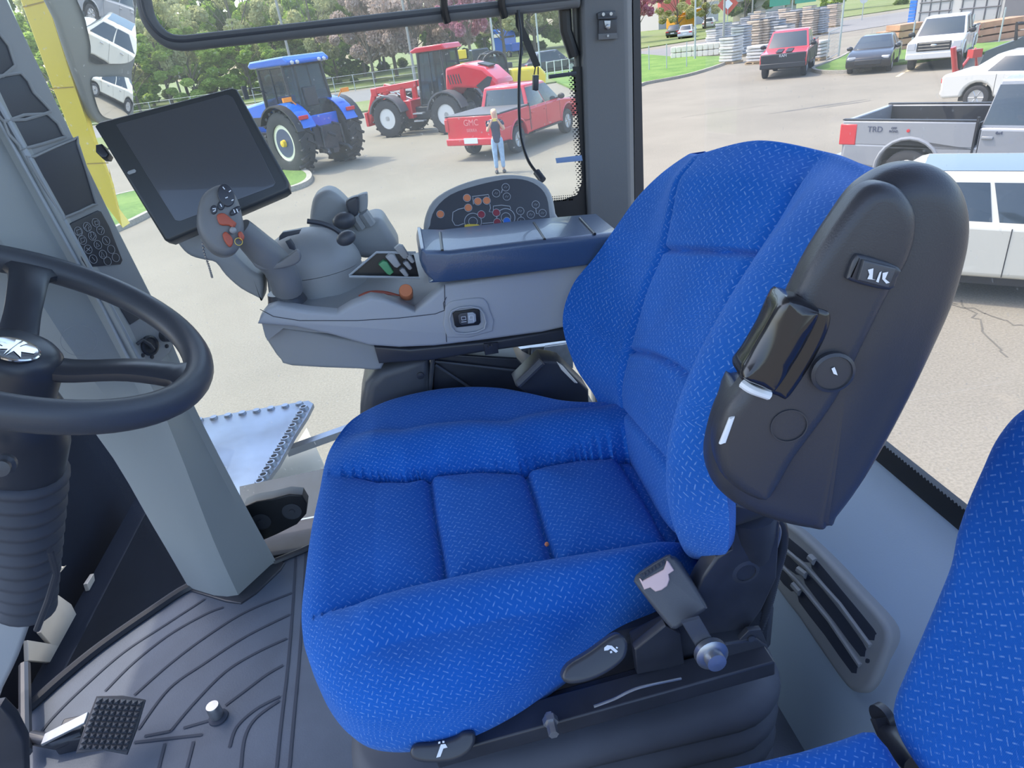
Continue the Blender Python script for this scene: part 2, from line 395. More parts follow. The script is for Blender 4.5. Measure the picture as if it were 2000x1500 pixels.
def backrest_mesh():
    # levels bottom -> top: (far outer, far crest, far seam, centre, near seam, near crest, near outer) as pixel + depth
    Lv = [
     [(1232,885,.775),(1240,893,.77),(1248,903,.76),(1290,990,.66),(1338,1052,.56),(1368,1086,.505),(1400,1080,.465)],
     [(1200,850,.78),(1205,865,.77),(1222,880,.76),(1275,960,.655),(1318,1030,.55),(1345,1085,.485),(1420,1078,.435)],
     [(1162,775,.855),(1190,790,.82),(1217,800,.775),(1268,855,.655),(1320,930,.55),(1312,1010,.475),(1424,1010,.415)],
     [(1122,712,.89),(1165,730,.84),(1212,752,.775),(1275,790,.655),(1330,840,.55),(1303,905,.465),(1416,930,.405)],
     [(1099,630,.91),(1160,660,.85),(1225,690,.775),(1285,715,.66),(1350,745,.555),(1322,805,.462),(1430,830,.40)],
     [(1118,558,.92),(1180,590,.85),(1243,622,.775),(1310,645,.66),(1385,665,.555),(1358,710,.462),(1460,735,.40)],
     [(1163,500,.92),(1215,530,.85),(1262,560,.77),(1340,575,.66),(1420,595,.56),(1405,622,.465),(1500,640,.405)],
     [(1205,440,.91),(1250,465,.84),(1292,490,.765),(1370,500,.66),(1462,512,.565),(1462,530,.47),(1550,550,.41)],
     [(1245,385,.89),(1280,405,.83),(1308,420,.755),(1400,420,.66),(1512,432,.57),(1530,440,.475),(1600,455,.42)],
     [(1290,340,.86),(1310,350,.81),(1322,355,.745),(1430,345,.66),(1552,362,.58),(1590,370,.49),(1650,385,.435)],
     [(1340,304,.83),(1345,312,.79),(1352,315,.74),(1460,293,.67),(1590,315,.60),(1640,330,.52),(1690,350,.46)],
    ]
    base = [[pY(*q) for q in L] for L in Lv]
    top = [Vector(p) for p in base[-1]]
    # cap: roll the top backwards
    cap1 = [p + Vector((.010, 0, .007*math.sin(PI*i/6)+.001)) for i, p in enumerate(base[-1])]; cap2 = [p + Vector((.024, 0, .004*math.sin(PI*i/6)-.003)) for i, p in enumerate(base[-1])]
    levels = base + [cap1, cap2]
    def upv(L, k):  # upsample points across (Catmull)
        o = []; n = len(L)
        for i in range(n-1):
            a = L[max(i-1,0)]; d = L[min(i+2,n-1)]
            o += [cr(a, L[i], L[i+1], d, j/k) for j in range(k)]
        return o+[L[-1]]
    KU, KV = 14, 16
    rows = [upv(L, KU) for L in levels]; n = len(rows[0]); G = []
    cols_ = [upv([r[i] for r in rows], KV) for i in range(n)]
    rowsN = len(cols_[0]); G = [[cols_[i][j] for i in range(n)] for j in range(rowsN)]
    # seams
    def g(d, w_): return math.exp(-(d/w_)**2)
    fN = Vector((-1, -.25, .3)).normalized()
    for j in range(rowsN):
        v = j/KV
        for i in range(n):
            u = i/KU; d = 0; fd = max(0, min(1, (10.6-v)/1.6))
            if v < 10.5:
                d -= .010*g((u-2.0), .07) + .007*g(u-4.0, .07)*(1 if v > 6 else .3)
            if 2.0 <= u <= 4.0:
                t = (u-2)/2; arch = math.sin(t*PI)
                for vc, am in ((7.05+.15*t, 0.0), (4.05-.1*t, .25), (2.0, 0)):
                    d -= .011*g(v-(vc+am*arch), .075)
                d += .008*abs(math.sin(PI*min(1,max(0,(u-2)/2))))**.5
            G[j][i] = G[j][i] + fN*d*fd
    V_ = []; UV = []
    W = [Vector((.055, -.02, 0)), Vector((.085, .0, 0))]
    for j in range(rowsN):
        row = G[j]; u_ = 0; us = [0]
        for i in range(1, n): us.append(us[-1] + (row[i]-row[i-1]).length)
        vv = (G[j][n//2]-G[0][n//2]).length
        mid = us[n//2]
        v_ = sum((G[q][n//2]-G[q-1][n//2]).length for q in range(1, j+1))
        back = []
        a, b = row[-1], row[0]; f = 1 if j < rowsN-2*KV else max(.65, (rowsN-1-j)/(2*KV))
        dep = .06
        bk = [a + Vector((dep*.2*f, .012, -.002)), row[int(n*.8)] + Vector((dep*.6*f, 0, -.010)), row[n//2] + Vector((dep*1.0*f, 0, -.012)), row[int(n*.2)] + Vector((dep*.7*f, 0, -.010)), b + Vector((dep*.4*f, .0, 0))]
        for i in range(n): V_.append(row[i]); UV.append((us[i]-mid, v_))
        for k_, q in enumerate(bk): V_.append(q); UV.append((us[-1]-mid+.05*(k_+1), v_))
    m_ = n+5; Fs = [(j*m_+i, j*m_+(i+1)%m_, (j+1)*m_+(i+1)%m_, (j+1)*m_+i) for j in range(rowsN-1) for i in range(m_)]
    Fs += [tuple(range(m_)), tuple((rowsN-1)*m_+i for i in range(m_))[::-1]]
    mb = MB(); mb.add(V_, Fs); mb.uv = UV; return mb
backrest_mesh().build('backrest', FAB, seat, ang=1.4)
# hard shell behind the backrest
mb = MB(); sh = [V(.34,.80,-.55), V(.34,.60,-.55), V(.375,.60,-.42), V(.42,.62,-.30), V(.42,.66,-.22), V(.42,.76,-.22), V(.42,.84,-.3), V(.38,.84,-.42)]
mb.prism([p+Vector((-.035,0,0)) for p in sh], (.04, 0, 0)); mb.build('back_shell', M['dark'], seat, bevel=.01)

# ---- seat frame, bellows
YN = .42
mb = MB()
secs = []
ztop = -.66
prof = [(.004, ztop)]
for i_ in range(8):
    z_ = ztop-.006-.040*i_; prof += [(.016, z_-.004), (.018, z_-.014), (.016, z_-.024), (.004, z_-.030), (-.006, z_-.033), (.004, z_-.036)]
prof.append((.01, -1.0))
def rrect(x0, x1, y0, y1, r, z, k=6):
    o = []
    for cx, cy, a0 in ((x1-r, y0+r, -90), (x1-r, y1-r, 0), (x0+r, y1-r, 90), (x0+r, y0+r, 180)):
        for i in range(k+1):
            a = math.radians(a0+90*i/k); o.append(V(cx+r*math.cos(a), cy+r*math.sin(a), z))
    return o
for e, z in prof: secs.append(rrect(-.16-e, .285+e*1.6, .446-e*1.5, .84+e, .055+e, z))
mb.loft(secs); mb.build('bellows', M['rubber'], seat, ang=1.0)
# slide rail (near side)
def bar(mb, a, b, w_, h_, mi=0):
    a, b = Vector(a), Vector(b); d = (b-a); L = d.length; d.normalize(); u, v = frame_of(d)
    up = Vector((0,0,1)); s_ = d.cross(up).normalized(); up = s_.cross(d)
    P = [a+s_*x*w_/2+up*y*h_/2 for x, y in ((-1,-1),(1,-1),(1,1),(-1,1))]; mb.prism(P, d*L, mi)
mb = MB()
bar(mb, pY(850,1462,.425), pY(1500,1282,.425), .03, .02); bar(mb, pY(880,1440,.44), pY(1480,1270,.44), .03, .012)
bar(mb, pY(1000,1420,.43), pY(1130,1385,.43), .012, .03)
mb.build('slide_rail', M['black'], seat, bevel=.002)
mb = MB(); mb.tube(smooth_path([pY(1160,1380,.405), pY(1200,1365,.405), pY(1230,1350,.405), pY(1260,1340,.405), pY(1330,1325,.41)], 4), .0014, 8)
mb.build('control_cable', M['steel'], seat)
mb = MB(); a = pY(1072,1395,.415); mb.lathe([(.0045,0),(.0045,.004),(.0075,.004),(.0075,.010),(.005,.010),(.005,.022)], a, (0,-1,0), 6); mb.build('bolt', M['steel'], seat)
# seat pan under cushion
mb = MB(); mb.prism([V(-.12,.47,-.64), V(.30,.47,-.64), V(.30,.85,-.64), V(-.12,.85,-.64)], (0,0,.075)); mb.build('seat_pan', M['black'], seat, bevel=.01)
# hinge plate at the back, near side
mb = MB()
mb.slab([pY(x, y, .445) for x, y in ((1372,1130),(1400,1090),(1428,1075),(1425,1000),(1440,985),(1500,1000),(1525,1020),(1518,1130),(1490,1190),(1440,1260),(1400,1300),(1250,1330),(1240,1262),(1330,1215))], (0,-1,0), .02, .003)
mb.slab([pY(x, y, .435) for x, y in ((1240,1270),(1300,1222),(1330,1240),(1338,1300),(1245,1318))], (0,-1,0), .01, .002)
mb.build('hinge_plate', M['black'], seat)
mb = MB(); mb.lathe([(.014,0),(.014,.002),(.010,.003),(.010,0.0)], pY(1455,1115,.447), (0,-1,0), 20); mb.build('pivot_boss', M['dark2'], seat)
mb = MB(); mb.slab([pY(x, y, .43) for x, y in ((1395,1262),(1480,1248),(1500,1262),(1506,1298),(1420,1320),(1385,1300))], (0,-1,0), .018, .003)
mb.slab([pY(x, y, .432) for x, y in ((1445,1250),(1462,1232),(1487,1230),(1500,1262),(1450,1275))], (0,-1,0), .006, .001)
mb.build('rail_end_bracket', M['dark2'], seat)
mb = MB(); mb.lathe([(.0035,0),(.0035,.0015)], pY(1467,1247,.431), (0,-1,0), 14); mb.build('bracket_hole', M['groove'], seat)
# wiring loom in corrugated conduit
P = smooth_path([pY(1512,1012,.47), pY(1528,1030,.47), pY(1528,1070,.47), pY(1515,1120,.47), pY(1500,1180,.47), pY(1478,1240,.475)], 26)
mb = MB(); mb.tube(P, [.0052 if i % 2 else .0042 for i in range(len(P))], 10); mb.build('wiring_conduit', M['dark2'], seat, ang=3)
mb = MB(); mb.tube(smooth_path([pY(1498,1008,.465), pY(1518,1022,.465), pY(1523,1045,.465), pY(1510,1090,.465), pY(1505,1125,.465)], 6), .0015, 6); mb.build('thin_wire', M['steel'], seat)

# levers
def lever(pts, Y, sym, name, n=(0,-.75,.66), R=.009):
    c = sum((pY(x, y, Y) for x, y in pts), Vector())/len(pts); nn = Vector(n).normalized()
    mb = MB(); P = [pP(x, y, c, nn) for x, y in pts]; mb.slab(P, nn, .020, .0042, sm=4)
    o = mb.build(name, M['dark2'], seat)
    mb = MB()
    for s_ in sym: mb.add([pP(x, y, c+nn*.0012, nn) for x, y in s_], [tuple(range(len(s_)))])
    mb.build('seat_symbol', M['white'], o, flat=True, label='white printed seat symbol')
lever([(1098,1325),(1110,1300),(1150,1275),(1195,1243),(1215,1240),(1227,1256),(1222,1285),(1195,1310),(1155,1330),(1115,1337)], .40,
      [[(1180,1265),(1186,1260),(1195,1261),(1207,1272),(1203,1275),(1192,1267),(1188,1270),(1180,1271)], [(1191,1272),(1195,1271),(1196,1275),(1192,1276)], [(1203,1263),(1207,1264),(1206,1267),(1203,1266)]], 'backrest_lever')
lever([(800,1470),(812,1455),(850,1452),(890,1440),(905,1430),(925,1432),(928,1450),(915,1472),(885,1488),(840,1492),(808,1486)], .405,
      [[(861,1454),(870,1453),(874,1460),(866,1462),(860,1478),(852,1480),(853,1477)], [(856,1449),(860,1448),(860,1452),(856,1453)], [(864,1447),(868,1447),(868,1451),(864,1451)]], 'slide_lever')

# ---- folded-up armrest
nA = Vector((-.22,-.97,.08)).normalized(); cA = V(.27,.345,-.26)
def A(x, y, o=0): return pP(x, y, cA+nA*o, nA)
arm = [(1380,905),(1384,860),(1402,800),(1430,755),(1455,745),(1500,665),(1545,578),(1585,500),(1630,430),(1672,372),(1712,340),(1752,322),(1796,317),(1836,330),(1866,360),(1882,405),(1884,455),(1874,510),(1850,590),(1815,670),(1770,765),(1720,860),(1675,935),(1635,990),(1612,1012),(1580,1021),(1530,1013),(1480,998),(1430,975),(1392,940)]
mb = MB(); mb.slab([A(x, y, -.02)+nA*.02 for x, y in arm], nA, .050, .020, sm=5, k=8, dome=.006)
ao = mb.build('armrest', M['arm'], seat, ang=1.3)
# raised near facet with the soft ridge
rid = [(1500,985),(1560,900),(1640,790),(1690,690),(1740,590),(1790,500),(1800,420),(1760,365),(1700,370),(1640,440),(1590,520),(1555,590),(1470,740),(1420,810),(1400,880),(1420,945)]
mb = MB(); mb.slab([A(x, y, .012) for x, y in rid], nA, .02, .010, sm=5, k=5); mb.build('armrest_face_panel', M['arm'], ao, ang=1.3)
# paddle roller and its recess
mb = MB(); mb.slab([A(x, y, .0135) for x, y in ((1555,590),(1600,598),(1627,612),(1622,650),(1595,705),(1560,760),(1540,782),(1518,778),(1450,745),(1500,665))], nA, .02, .005, sm=3); mb.build('recess', M['gloss'], ao)
mb = MB(); mb.slab([A(x, y, .026) for x, y in ((1532,590),(1560,588),(1590,600),(1608,615),(1590,665),(1555,725),(1522,765),(1500,768),(1450,742),(1468,705),(1500,650))], nA, .035, .011, sm=3, k=6); mb.build('tilt_roller', M['gloss'], ao, label='glossy black roller grip')
mb = MB(); mb.tube(smooth_path([A(1450,748,.012), A(1468,760,.016), A(1502,772,.014)], 5), .0032, 8); mb.build('roller_edge', M['white'], ao)
mb = MB(); mb.slab([A(x, y, .0125) for x, y in ((1425,818),(1436,815),(1418,866),(1405,868))], nA, .003, .001); mb.build('white_tab', M['white'], ao)
# rocker switch
mb = MB(); mb.slab([A(x, y, .0165) for x, y in ((1672,502),(1690,500),(1758,523),(1755,545),(1738,568),(1662,550),(1658,535))], nA, .005, .0025, sm=3); sw = mb.build('rocker_frame', M['dark2'], ao)
mb = MB(); mb.slab([A(x, y, .0195) for x, y in ((1688,508),(1752,524),(1736,564),(1676,548))], nA, .004, .0015); mb.build('lumbar_rocker', M['dark'], sw)
mb = MB()
for s_ in ([(1695,527),(1706,524),(1704,545),(1712,547),(1694,545),(1698,536)], [(1718,532),(1722,530),(1716,552),(1711,550)], [(1724,533),(1735,531),(1729,545),(1738,552),(1731,554),(1723,545)]):
    mb.add([A(x, y, .0203) for x, y in s_], [tuple(range(len(s_)))])
mb.build('backrest_symbols', M['white'], sw, flat=True)
mb = MB(); c_ = A(1626,727,.0145); mb.lathe([(.0135,-.002),(.0135,.0015),(.0115,.0025),(.011,.0012),(.001,.0018)], c_, nA, 28); kb = mb.build('heater_button', M['dark2'], ao)
mb = MB(); mb.add([A(x, y, .0172) for x, y in ((1624,720),(1630,717),(1633,724),(1636,733),(1628,730))], [(0,1,2,3,4)]); mb.build('seat_symbol', M['white'], kb, flat=True)
mb = MB(); ring_on(mb, A(1541,832,.0125), nA, .012, .0008, .0006, 28); mb.build('round_blank', M['dark2'], ao)
mb = MB(); mb.cyl(pY(1462,990,.46), pY(1462,1065,.47), .026, n=18); mb.build('armrest_post', M['black'], seat)

# ---- seat belt buckle (its own stalk bolts to the seat)
bk_n = Vector((-.28,-.72,.63)).normalized(); bc = V(.215,.375,-.545)
def Bk(x, y, o=0): return pP(x, y, bc+bk_n*o, bk_n)
mb = MB(); mb.slab([Bk(x, y) for x, y in ((1238,1132),(1250,1118),(1300,1087),(1313,1088),(1330,1100),(1378,1178),(1380,1190),(1368,1200),(1330,1225),(1316,1230),(1300,1218),(1245,1148))], bk_n, .024, .005, sm=2, k=5)
bu = mb.build('belt_buckle', M['dark'], seat)
mb = MB(); mb.slab([Bk(x, y, .002) for x, y in ((1248,1130),(1255,1134),(1296,1112),(1302,1095),(1306,1096),(1317,1114),(1306,1122),(1308,1132),(1303,1145),(1292,1153),(1280,1156),(1270,1148),(1258,1152))], bk_n, .004, .0015); mb.build('release_button', M['buckle'], bu, label='pink grey release button')
mb = MB(); mb.slab([Bk(x, y, .0015) for x, y in ((1249,1123),(1295,1093),(1300,1102),(1255,1131))], bk_n, .003, .0005); mb.build('buckle_slot', M['groove'], bu)
mb = MB()
for t in (.12,.27,.42,.57,.72,.87):
    x, y = 1252+(1297-1252)*t, 1126+(1097-1126)*t; mb.box(Bk(x, y, .0022), (.0018,.0018,.0035))
mb.build('slot_teeth', M['dark'], bu)
mb = MB(); mb.slab([pY(x, y, .405) for x, y in ((1332,1218),(1368,1208),(1400,1262),(1396,1285),(1372,1285))], (0,-1,0), .004, .001); mb.build('buckle_stalk', M['dark'], bu)
mb = MB(); mb.lathe([(.0155,0),(.0155,.006),(.012,.008),(.009,.008),(.009,.016),(.0,.017)], pY(1386,1272,.402), (0,-1,.15), 24); mb.build('stalk_bolt', M['steel'], bu)

# far side belt reel housing beside cushion
mb = MB(); mb.slab([pY(x, y, .93) for x, y in ((1008,755),(1060,705),(1085,708),(1100,712),(1150,762),(1150,800),(1040,775))], (0,-1,.3), .05, .004); br = mb.build('belt_reel_housing', M['dark2'], seat)
mb = MB(); mb.tube([pY(1012,750,.92), pY(1058,706,.92)], .007, 10); mb.build('cover_edge', M['dark'], br)
mb = MB(); mb.slab([pY(x, y, .915) for x, y in ((1088,708),(1100,716),(1128,748),(1122,748),(1096,722))], (0,-1,.3), .004, .001); mb.build('webbing', M['beltw'], br, label='cream seat belt webbing')
# suspension side boxes seen beyond the cushion
mb = MB(); mb.slab([pY(x, y, 1.0) for x, y in ((700,900),(703,800),(712,752),(740,722),(790,705),(840,700),(844,760),(840,900))], (0,-1,0), .12, .02, sm=0); sb = mb.build('suspension_cover', M['dark'], seat)
mb = MB(); mb.lathe([(.006,0),(.006,.003),(.001,.004)], pY(821,733,.999), (0,-1,0), 14); mb.build('cover_screw', M['dark2'], sb)
mb = MB(); mb.slab([pY(x, y, 1.02) for x, y in ((846,690),(1010,700),(1040,730),(1160,790),(1160,900),(846,900))], (0,-1,0), .1, .004); mb.build('suspension_plate', M['black'], seat)
mb = MB(); mb.tube([pY(850,712,1.012), pY(920,758,1.012)], .0025, 6); mb.tube([pY(850,706,1.012), pY(1020,725,1.012)], .0025, 6); mb.tube([pY(846,690,1.01), pY(838,780,1.01)], .004, 6); mb.build('plate_ribs', M['dark'], seat)

# ================================================================== INSTRUCTOR SEAT (folding, by the door)
ins = thing('instructor_seat', 'blue fabric instructor seat close to the camera with fold-down cushion', 'seat', V(.3,.2,-1.0))
def pad_mesh(corner_fn, nx, ny, uvs):
    pass
nI = Vector((-.93,0,.36)).normalized()
def I(x, y): return pP(x, y, V(.37,.3,-.5), nI)
left = [(1998,776),(1955,808),(1920,855),(1895,910),(1868,972),(1847,1035),(1835,1095),(1810,1160),(1774,1245),(1746,1310),(1728,1355),(1726,1385),(1742,1425),(1780,1480)]
P = [I(x, y) for x, y in left]
far = P; near = [Vector((p.x, -.06, p.z)) for p in P]
def pad(farL, dirn, span, thick, name, parent, R=.03, kk=5):
    farL = smooth_path(farL, 4); n = len(farL); secs = []
    for t, s_, d in [(0, .0, R)]+[(R*(1-math.cos(a)), 1, R*(1-math.sin(a))) for a in [PI/2*i/kk for i in range(1, kk+1)]]+[(span, 1, 0)]:
        secs.append((t, d))
    V_ = []; UV = []
    nn = Vector((-1,0,.35)).normalized() if abs(dirn.z) < .5 and name == 'backrest' else Vector((-.15,0,1)).normalized()
    L = [0]
    for i in range(1, n): L.append(L[-1]+(farL[i]-farL[i-1]).length)
    for t, d in secs:
        for i in range(n):
            V_.append(farL[i]+dirn*t - nn*d); UV.append((t, L[i]))
    for t, d in secs[::-1]:
        for i in range(n):
            V_.append(farL[i]+dirn*t - nn*(thick-d)); UV.append((t+.3, L[i]))
    K = len(secs)*2; Fs = [(j*n+i, j*n+i+1, ((j+1)%K)*n+i+1, ((j+1)%K)*n+i) for j in range(K) for i in range(n-1)]
    Fs += [tuple(j*n for j in range(K)), tuple(j*n+n-1 for j in range(K))[::-1]]
    mb = MB(); mb.add(V_, Fs); mb.uv = UV; return mb.build(name, FAB, parent, ang=1.0)
pad(P, Vector((0,-1,0)), .46, .07, 'backrest', ins, R=.022)
cf = [pZ(x, y, -.585) for x, y in ((1325,1510),(1345,1500),(1450,1478),(1560,1452),(1640,1428),(1690,1416),(1712,1418),(1735,1440),(1755,1470),(1770,1500))]
mb = MB(); mb.slab([pZ(x, y, -.575) for x, y in ((1300,1520),(1370,1494),(1450,1478),(1560,1452),(1640,1428),(1685,1415),(1712,1420),(1740,1448),(1775,1500))] + [V(.36,-.1,-.575), V(.06,-.1,-.575), V(.055,.2,-.575)], (0,0,1), .07, .018, k=5)
mb.uv = [(p.x, p.y) for p in mb.v]; mb.build('seat_cushion', FAB, ins, ang=1.2)
mb = MB(); mb.tube([pX(1722,1400,.36), pX(1735,1432,.36), pX(1790,1500,.35)], .011, 12); mb.lathe([(.013,-.004),(.013,.004)], pX(1724,1400,.362), (-1,-.2,0), 20); mb.build('folding_hinge', M['dark2'], ins)
mb = MB(); mb.box(V(.22,.16,-.82), (.26,.26,.36)); mb.build('seat_box', M['grey2'], ins, bevel=.015)

cr_ = MB(); cr_.ball(pZ(1068,1063,-.520), .0028, 8); tag(cr_.build('crumb', M['orange'], None), 'tiny orange crumb lying in the cushion seam of the driver seat', 'crumb')
# ================================================================== CAB SHELL
def struct(o): o['kind'] = 'structure'; return o
FZ = -1.0
# floor outline (front edge is curved)
front = [pZ(x, y, FZ) for x, y in ((-60,1475),(50,1392),(120,1330),(200,1265),(300,1195),(370,1150),(440,1125),(535,1098),(640,1052),(720,1022))]
fl = front + [V(.30,1.34,FZ), V(.62,1.34,FZ), V(.62,-.35,FZ), V(-.85,-.35,FZ)]
mb = MB(); mb.prism(fl, (0,0,-.08)); struct(mb.build('floor', M['mat_']))
# curved grooves moulded in the mat belong to the mat mesh: thin dark channels
mb = MB()
G = [
 [(68,1448),(100,1405),(160,1345),(240,1275),(320,1222),(400,1170)],
 [(205,1350),(260,1295),(330,1240),(400,1200),(436,1186)],
 [(262,1358),(330,1298),(400,1245),(480,1195),(570,1158)],
 [(270,1425),(330,1345),(400,1295),(480,1243),(566,1200)],
 [(333,1428),(380,1372),(440,1312),(500,1275),(560,1247)],
 [(440,1378),(480,1348),(520,1318),(553,1299)],
 [(448,1460),(462,1420),(500,1385),(547,1360)],
 [(282,1438),(333,1428)], [(358,1422),(420,1404)], [(262,1450),(395,1435)],
 [(578,1080),(572,1180),(562,1300),(548,1420),(540,1500)], [(597,1080),(592,1180),(583,1300),(572,1420),(565,1500)],
 [(470,1500),(478,1440),(500,1402),(546,1368)], [(310,1500),(322,1452)], [(365,1500),(378,1448)],
]
for L in G:
    P = smooth_path([pZ(x, y, FZ+.0008) for x, y in L], 6); stroke(mb, P, (0,0,1), .0052, .0006)
go = mb.build('mat_groove', M['groove'], None, flat=True); struct(go); go.name = 'trim_1'
# raised front sill strip along the windscreen
ft = [p + Vector((0,0,0)) for p in smooth_path(front[:8], 4)]
mb = MB(); mb.tube([p+Vector((.0,.0,.004)) for p in ft], .011, 8); struct(mb.build('trim_2', M['dark2']))
mb = MB(); mb.tube([pZ(x, y, FZ+.004) for x, y in ((535,1098),(590,1076),(645,1050),(730,1020))], .008, 8); struct(mb.build('trim_3', M['dark2']))
# right-hand side: frame of the glazed door + glass
YG = 1.38
mb = MB(); mb.prism([V(-.60,YG,-1.0), V(.36,YG,-1.0), V(.40,YG,.70), V(-.60,YG,.70)], (0,.006,0))
struct(mb.build('window_1', M['glass'], flat=True))
# frit border (black dotted edge) near pillar: column + rounded bottom corner
mb = MB(); YF = YG-.004
fr = [(1118,130),(1140,130),(1150,300),(1156,430),(1040,440),(1050,398),(1100,390),(1128,380),(1137,355),(1130,250)]
mb.add([pY(x, y, YF) for x, y in fr], [tuple(range(len(fr)))])
k = 0
for row in range(3):
    y = 140.0
    while y < 385:
        x = 1119+ (y-140)*.075 - row*4.2 + (2 if k % 2 else 0)
        if y > 360: x -= (y-360)*.5
        c_ = pY(x, y, YF); r_ = .0022-row*.0005; mb.add([c_+Vector((r_*math.cos(a*PI/3),0,r_*math.sin(a*PI/3))) for a in range(6)], [tuple(range(6))]); y += 4.2; k += 1
    x = 1050.0
    while x < 1118:
        c_ = pY(x, 395-row*4.2-(x-1050)*.08, YF); mb.add([c_+Vector((r_*math.cos(a*PI/3),0,r_*math.sin(a*PI/3))) for a in range(6)], [tuple(range(6))]); x += 4.2
fo = mb.build('window_frit', M['frit'], bpy.data.objects['window_1'], flat=True)
# hinge cover on the glass by the step
mb = MB(); hp = [(476,990),(500,980),(530,975),(565,966),(590,968),(600,985),(598,1005),(580,1025),(540,1045),(505,1060),(478,1070)]
mb.slab([pY(x, y, 1.30) for x, y in hp], (0,-1,0), .035, .004, sm=0)
hg = thing('hinge_cover', 'black oval hinge cover low on the side window above the floor edge', 'hinge', pY(520,1040,1.32))
mb.build('cover', M['frit'], hg)
for q_ in ((570,999),(510,1019)):
    mb = MB(); mb.lathe([(.022,0),(.022,.001),(.0205,.001),(.0205,.0002),(.007,.0002),(.006,.003),(.0005,.003)], pY(*q_,1.2995), (0,-1,0), 24); mb.build('hinge_bolt', M['dark'], hg)
# rear right corner pillar
mb = MB()
def prow(y, pts): return [pY(x, y_, Y) for (x, y_, Y) in pts]
mb.loft([[pY(1124,-80,1.40), pY(1133,-80,1.36), pY(1222,-80,1.36), pY(1236,-80,1.40), pY(1236,-80,1.46), pY(1124,-80,1.46)],
         [pY(1127,10,1.40), pY(1136,10,1.36), pY(1224,10,1.36), pY(1234,10,1.40), pY(1234,10,1.46), pY(1127,10,1.46)],
         [pY(1140,400,1.40), pY(1149,400,1.36), pY(1232,400,1.36), pY(1239,400,1.40), pY(1239,400,1.46), pY(1140,400,1.46)],
         [pY(1160,900,1.40), pY(1168,900,1.36), pY(1245,900,1.36), pY(1250,900,1.40), pY(1250,900,1.46), pY(1160,900,1.46)]])
pl = struct(mb.build('wall_right', M['pillar'], bevel=.006))
mb = MB(); mb.prism([pY(1236,-60,1.44), pY(1249,-60,1.44), pY(1258,400,1.44), pY(1262,700,1.44), pY(1247,700,1.44), pY(1240,400,1.44)], (0,.03,0)); struct(mb.build('trim_4', M['dark2']))
mb = MB(); mb.tube([pY(1120,-60,1.39), pY(1128,110,1.39), pY(1133,200,1.39), pY(1150,420,1.39)], .007, 10); mb.tube([pY(1098,-60,1.385), pY(1105,60,1.385), pY(1122,110,1.385)], .012, 10); struct(mb.build('trim_5', M['frit']))
# pillar bracket
cb = thing('pillar_bracket', 'small metal latch bracket screwed high on the slate pillar', 'bracket', pY(1187,75,1.35))
n_ = Vector((0,-1,0))
mb = MB(); mb.slab([pY(x, y, 1.352) for x, y in ((1169,38),(1205,37),(1206,76),(1169,77))], n_, .006, .002); mb.build('plate', M['dark2'], cb)
mb = MB(); mb.slab([pY(x, y, 1.352) for x, y in ((1167,26),(1175,22),(1202,21),(1204,34),(1168,37))], n_, .010, .002); mb.tube([pY(1168,36,1.345), pY(1205,34,1.345)], .0018, 8); mb.build('clamp', M['dark'], cb)
mb = MB(); mb.slab([pY(x, y, 1.351) for x, y in ((1169,66),(1205,64),(1206,76),(1169,78))], n_, .004, .001); mb.build('lower_plate', M['pillar'], cb)
mb = MB(); mb.slab([pY(x, y, 1.349) for x, y in ((1180,40),(1193,40),(1192,54),(1187,58),(1182,54))], n_, .003, .001); mb.lathe([(.004,0),(.004,.003),(.002,.004)], pY(1187,52,1.346), n_, 12); mb.lathe([(.002,0),(.002,.002)], pY(1187,70,1.349), n_, 10)
mb.lathe([(.003,0),(.003,.002)], pY(1178,28,1.345), n_, 10); mb.lathe([(.003,0),(.003,.002)], pY(1193,27,1.345), n_, 10); mb.build('screw', M['steel'], cb)
# rear panel under rear window: profile swept along Y
prof = [(.425,-1.0),(.435,-.90),(.455,-.82),(.485,-.755),(.53,-.70),(.575,-.655),(.60,-.63),(.605,-.622),(.616,-.622),(.616,-1.0)]
mb = MB(); mb.loft([[V(x, y, z) for x, z in prof] for y in (-.35, 1.38)]); struct(mb.build('wall_rear', M['ledge'], ang=.9))
mb = MB(); mb.prism([V(.600,-.35,-.622), V(.600,1.37,-.622), V(.600,1.37,-.590), V(.600,-.35,-.590)], (.012,0,0)); struct(mb.build('trim_6', M['frit']))
k = 0
mb = MB()
y = .2
while y < 1.3:
    mb.add([V(.599, y+.0022*math.cos(a*PI/3), -.5885+.0022*math.sin(a*PI/3)) for a in range(6)], [tuple(range(6))]); y += .0062
struct(mb.build('trim_7', M['frit'], flat=True))
mb = MB(); mb.prism([V(.606,-.35,-.60), V(.606,1.37,-.60), V(.606,1.37,.7), V(.606,-.35,.7)], (.006,0,0)); struct(mb.build('window_2', glass_mat('rear window glass', dust_haze=.035, refl=.06), flat=True))
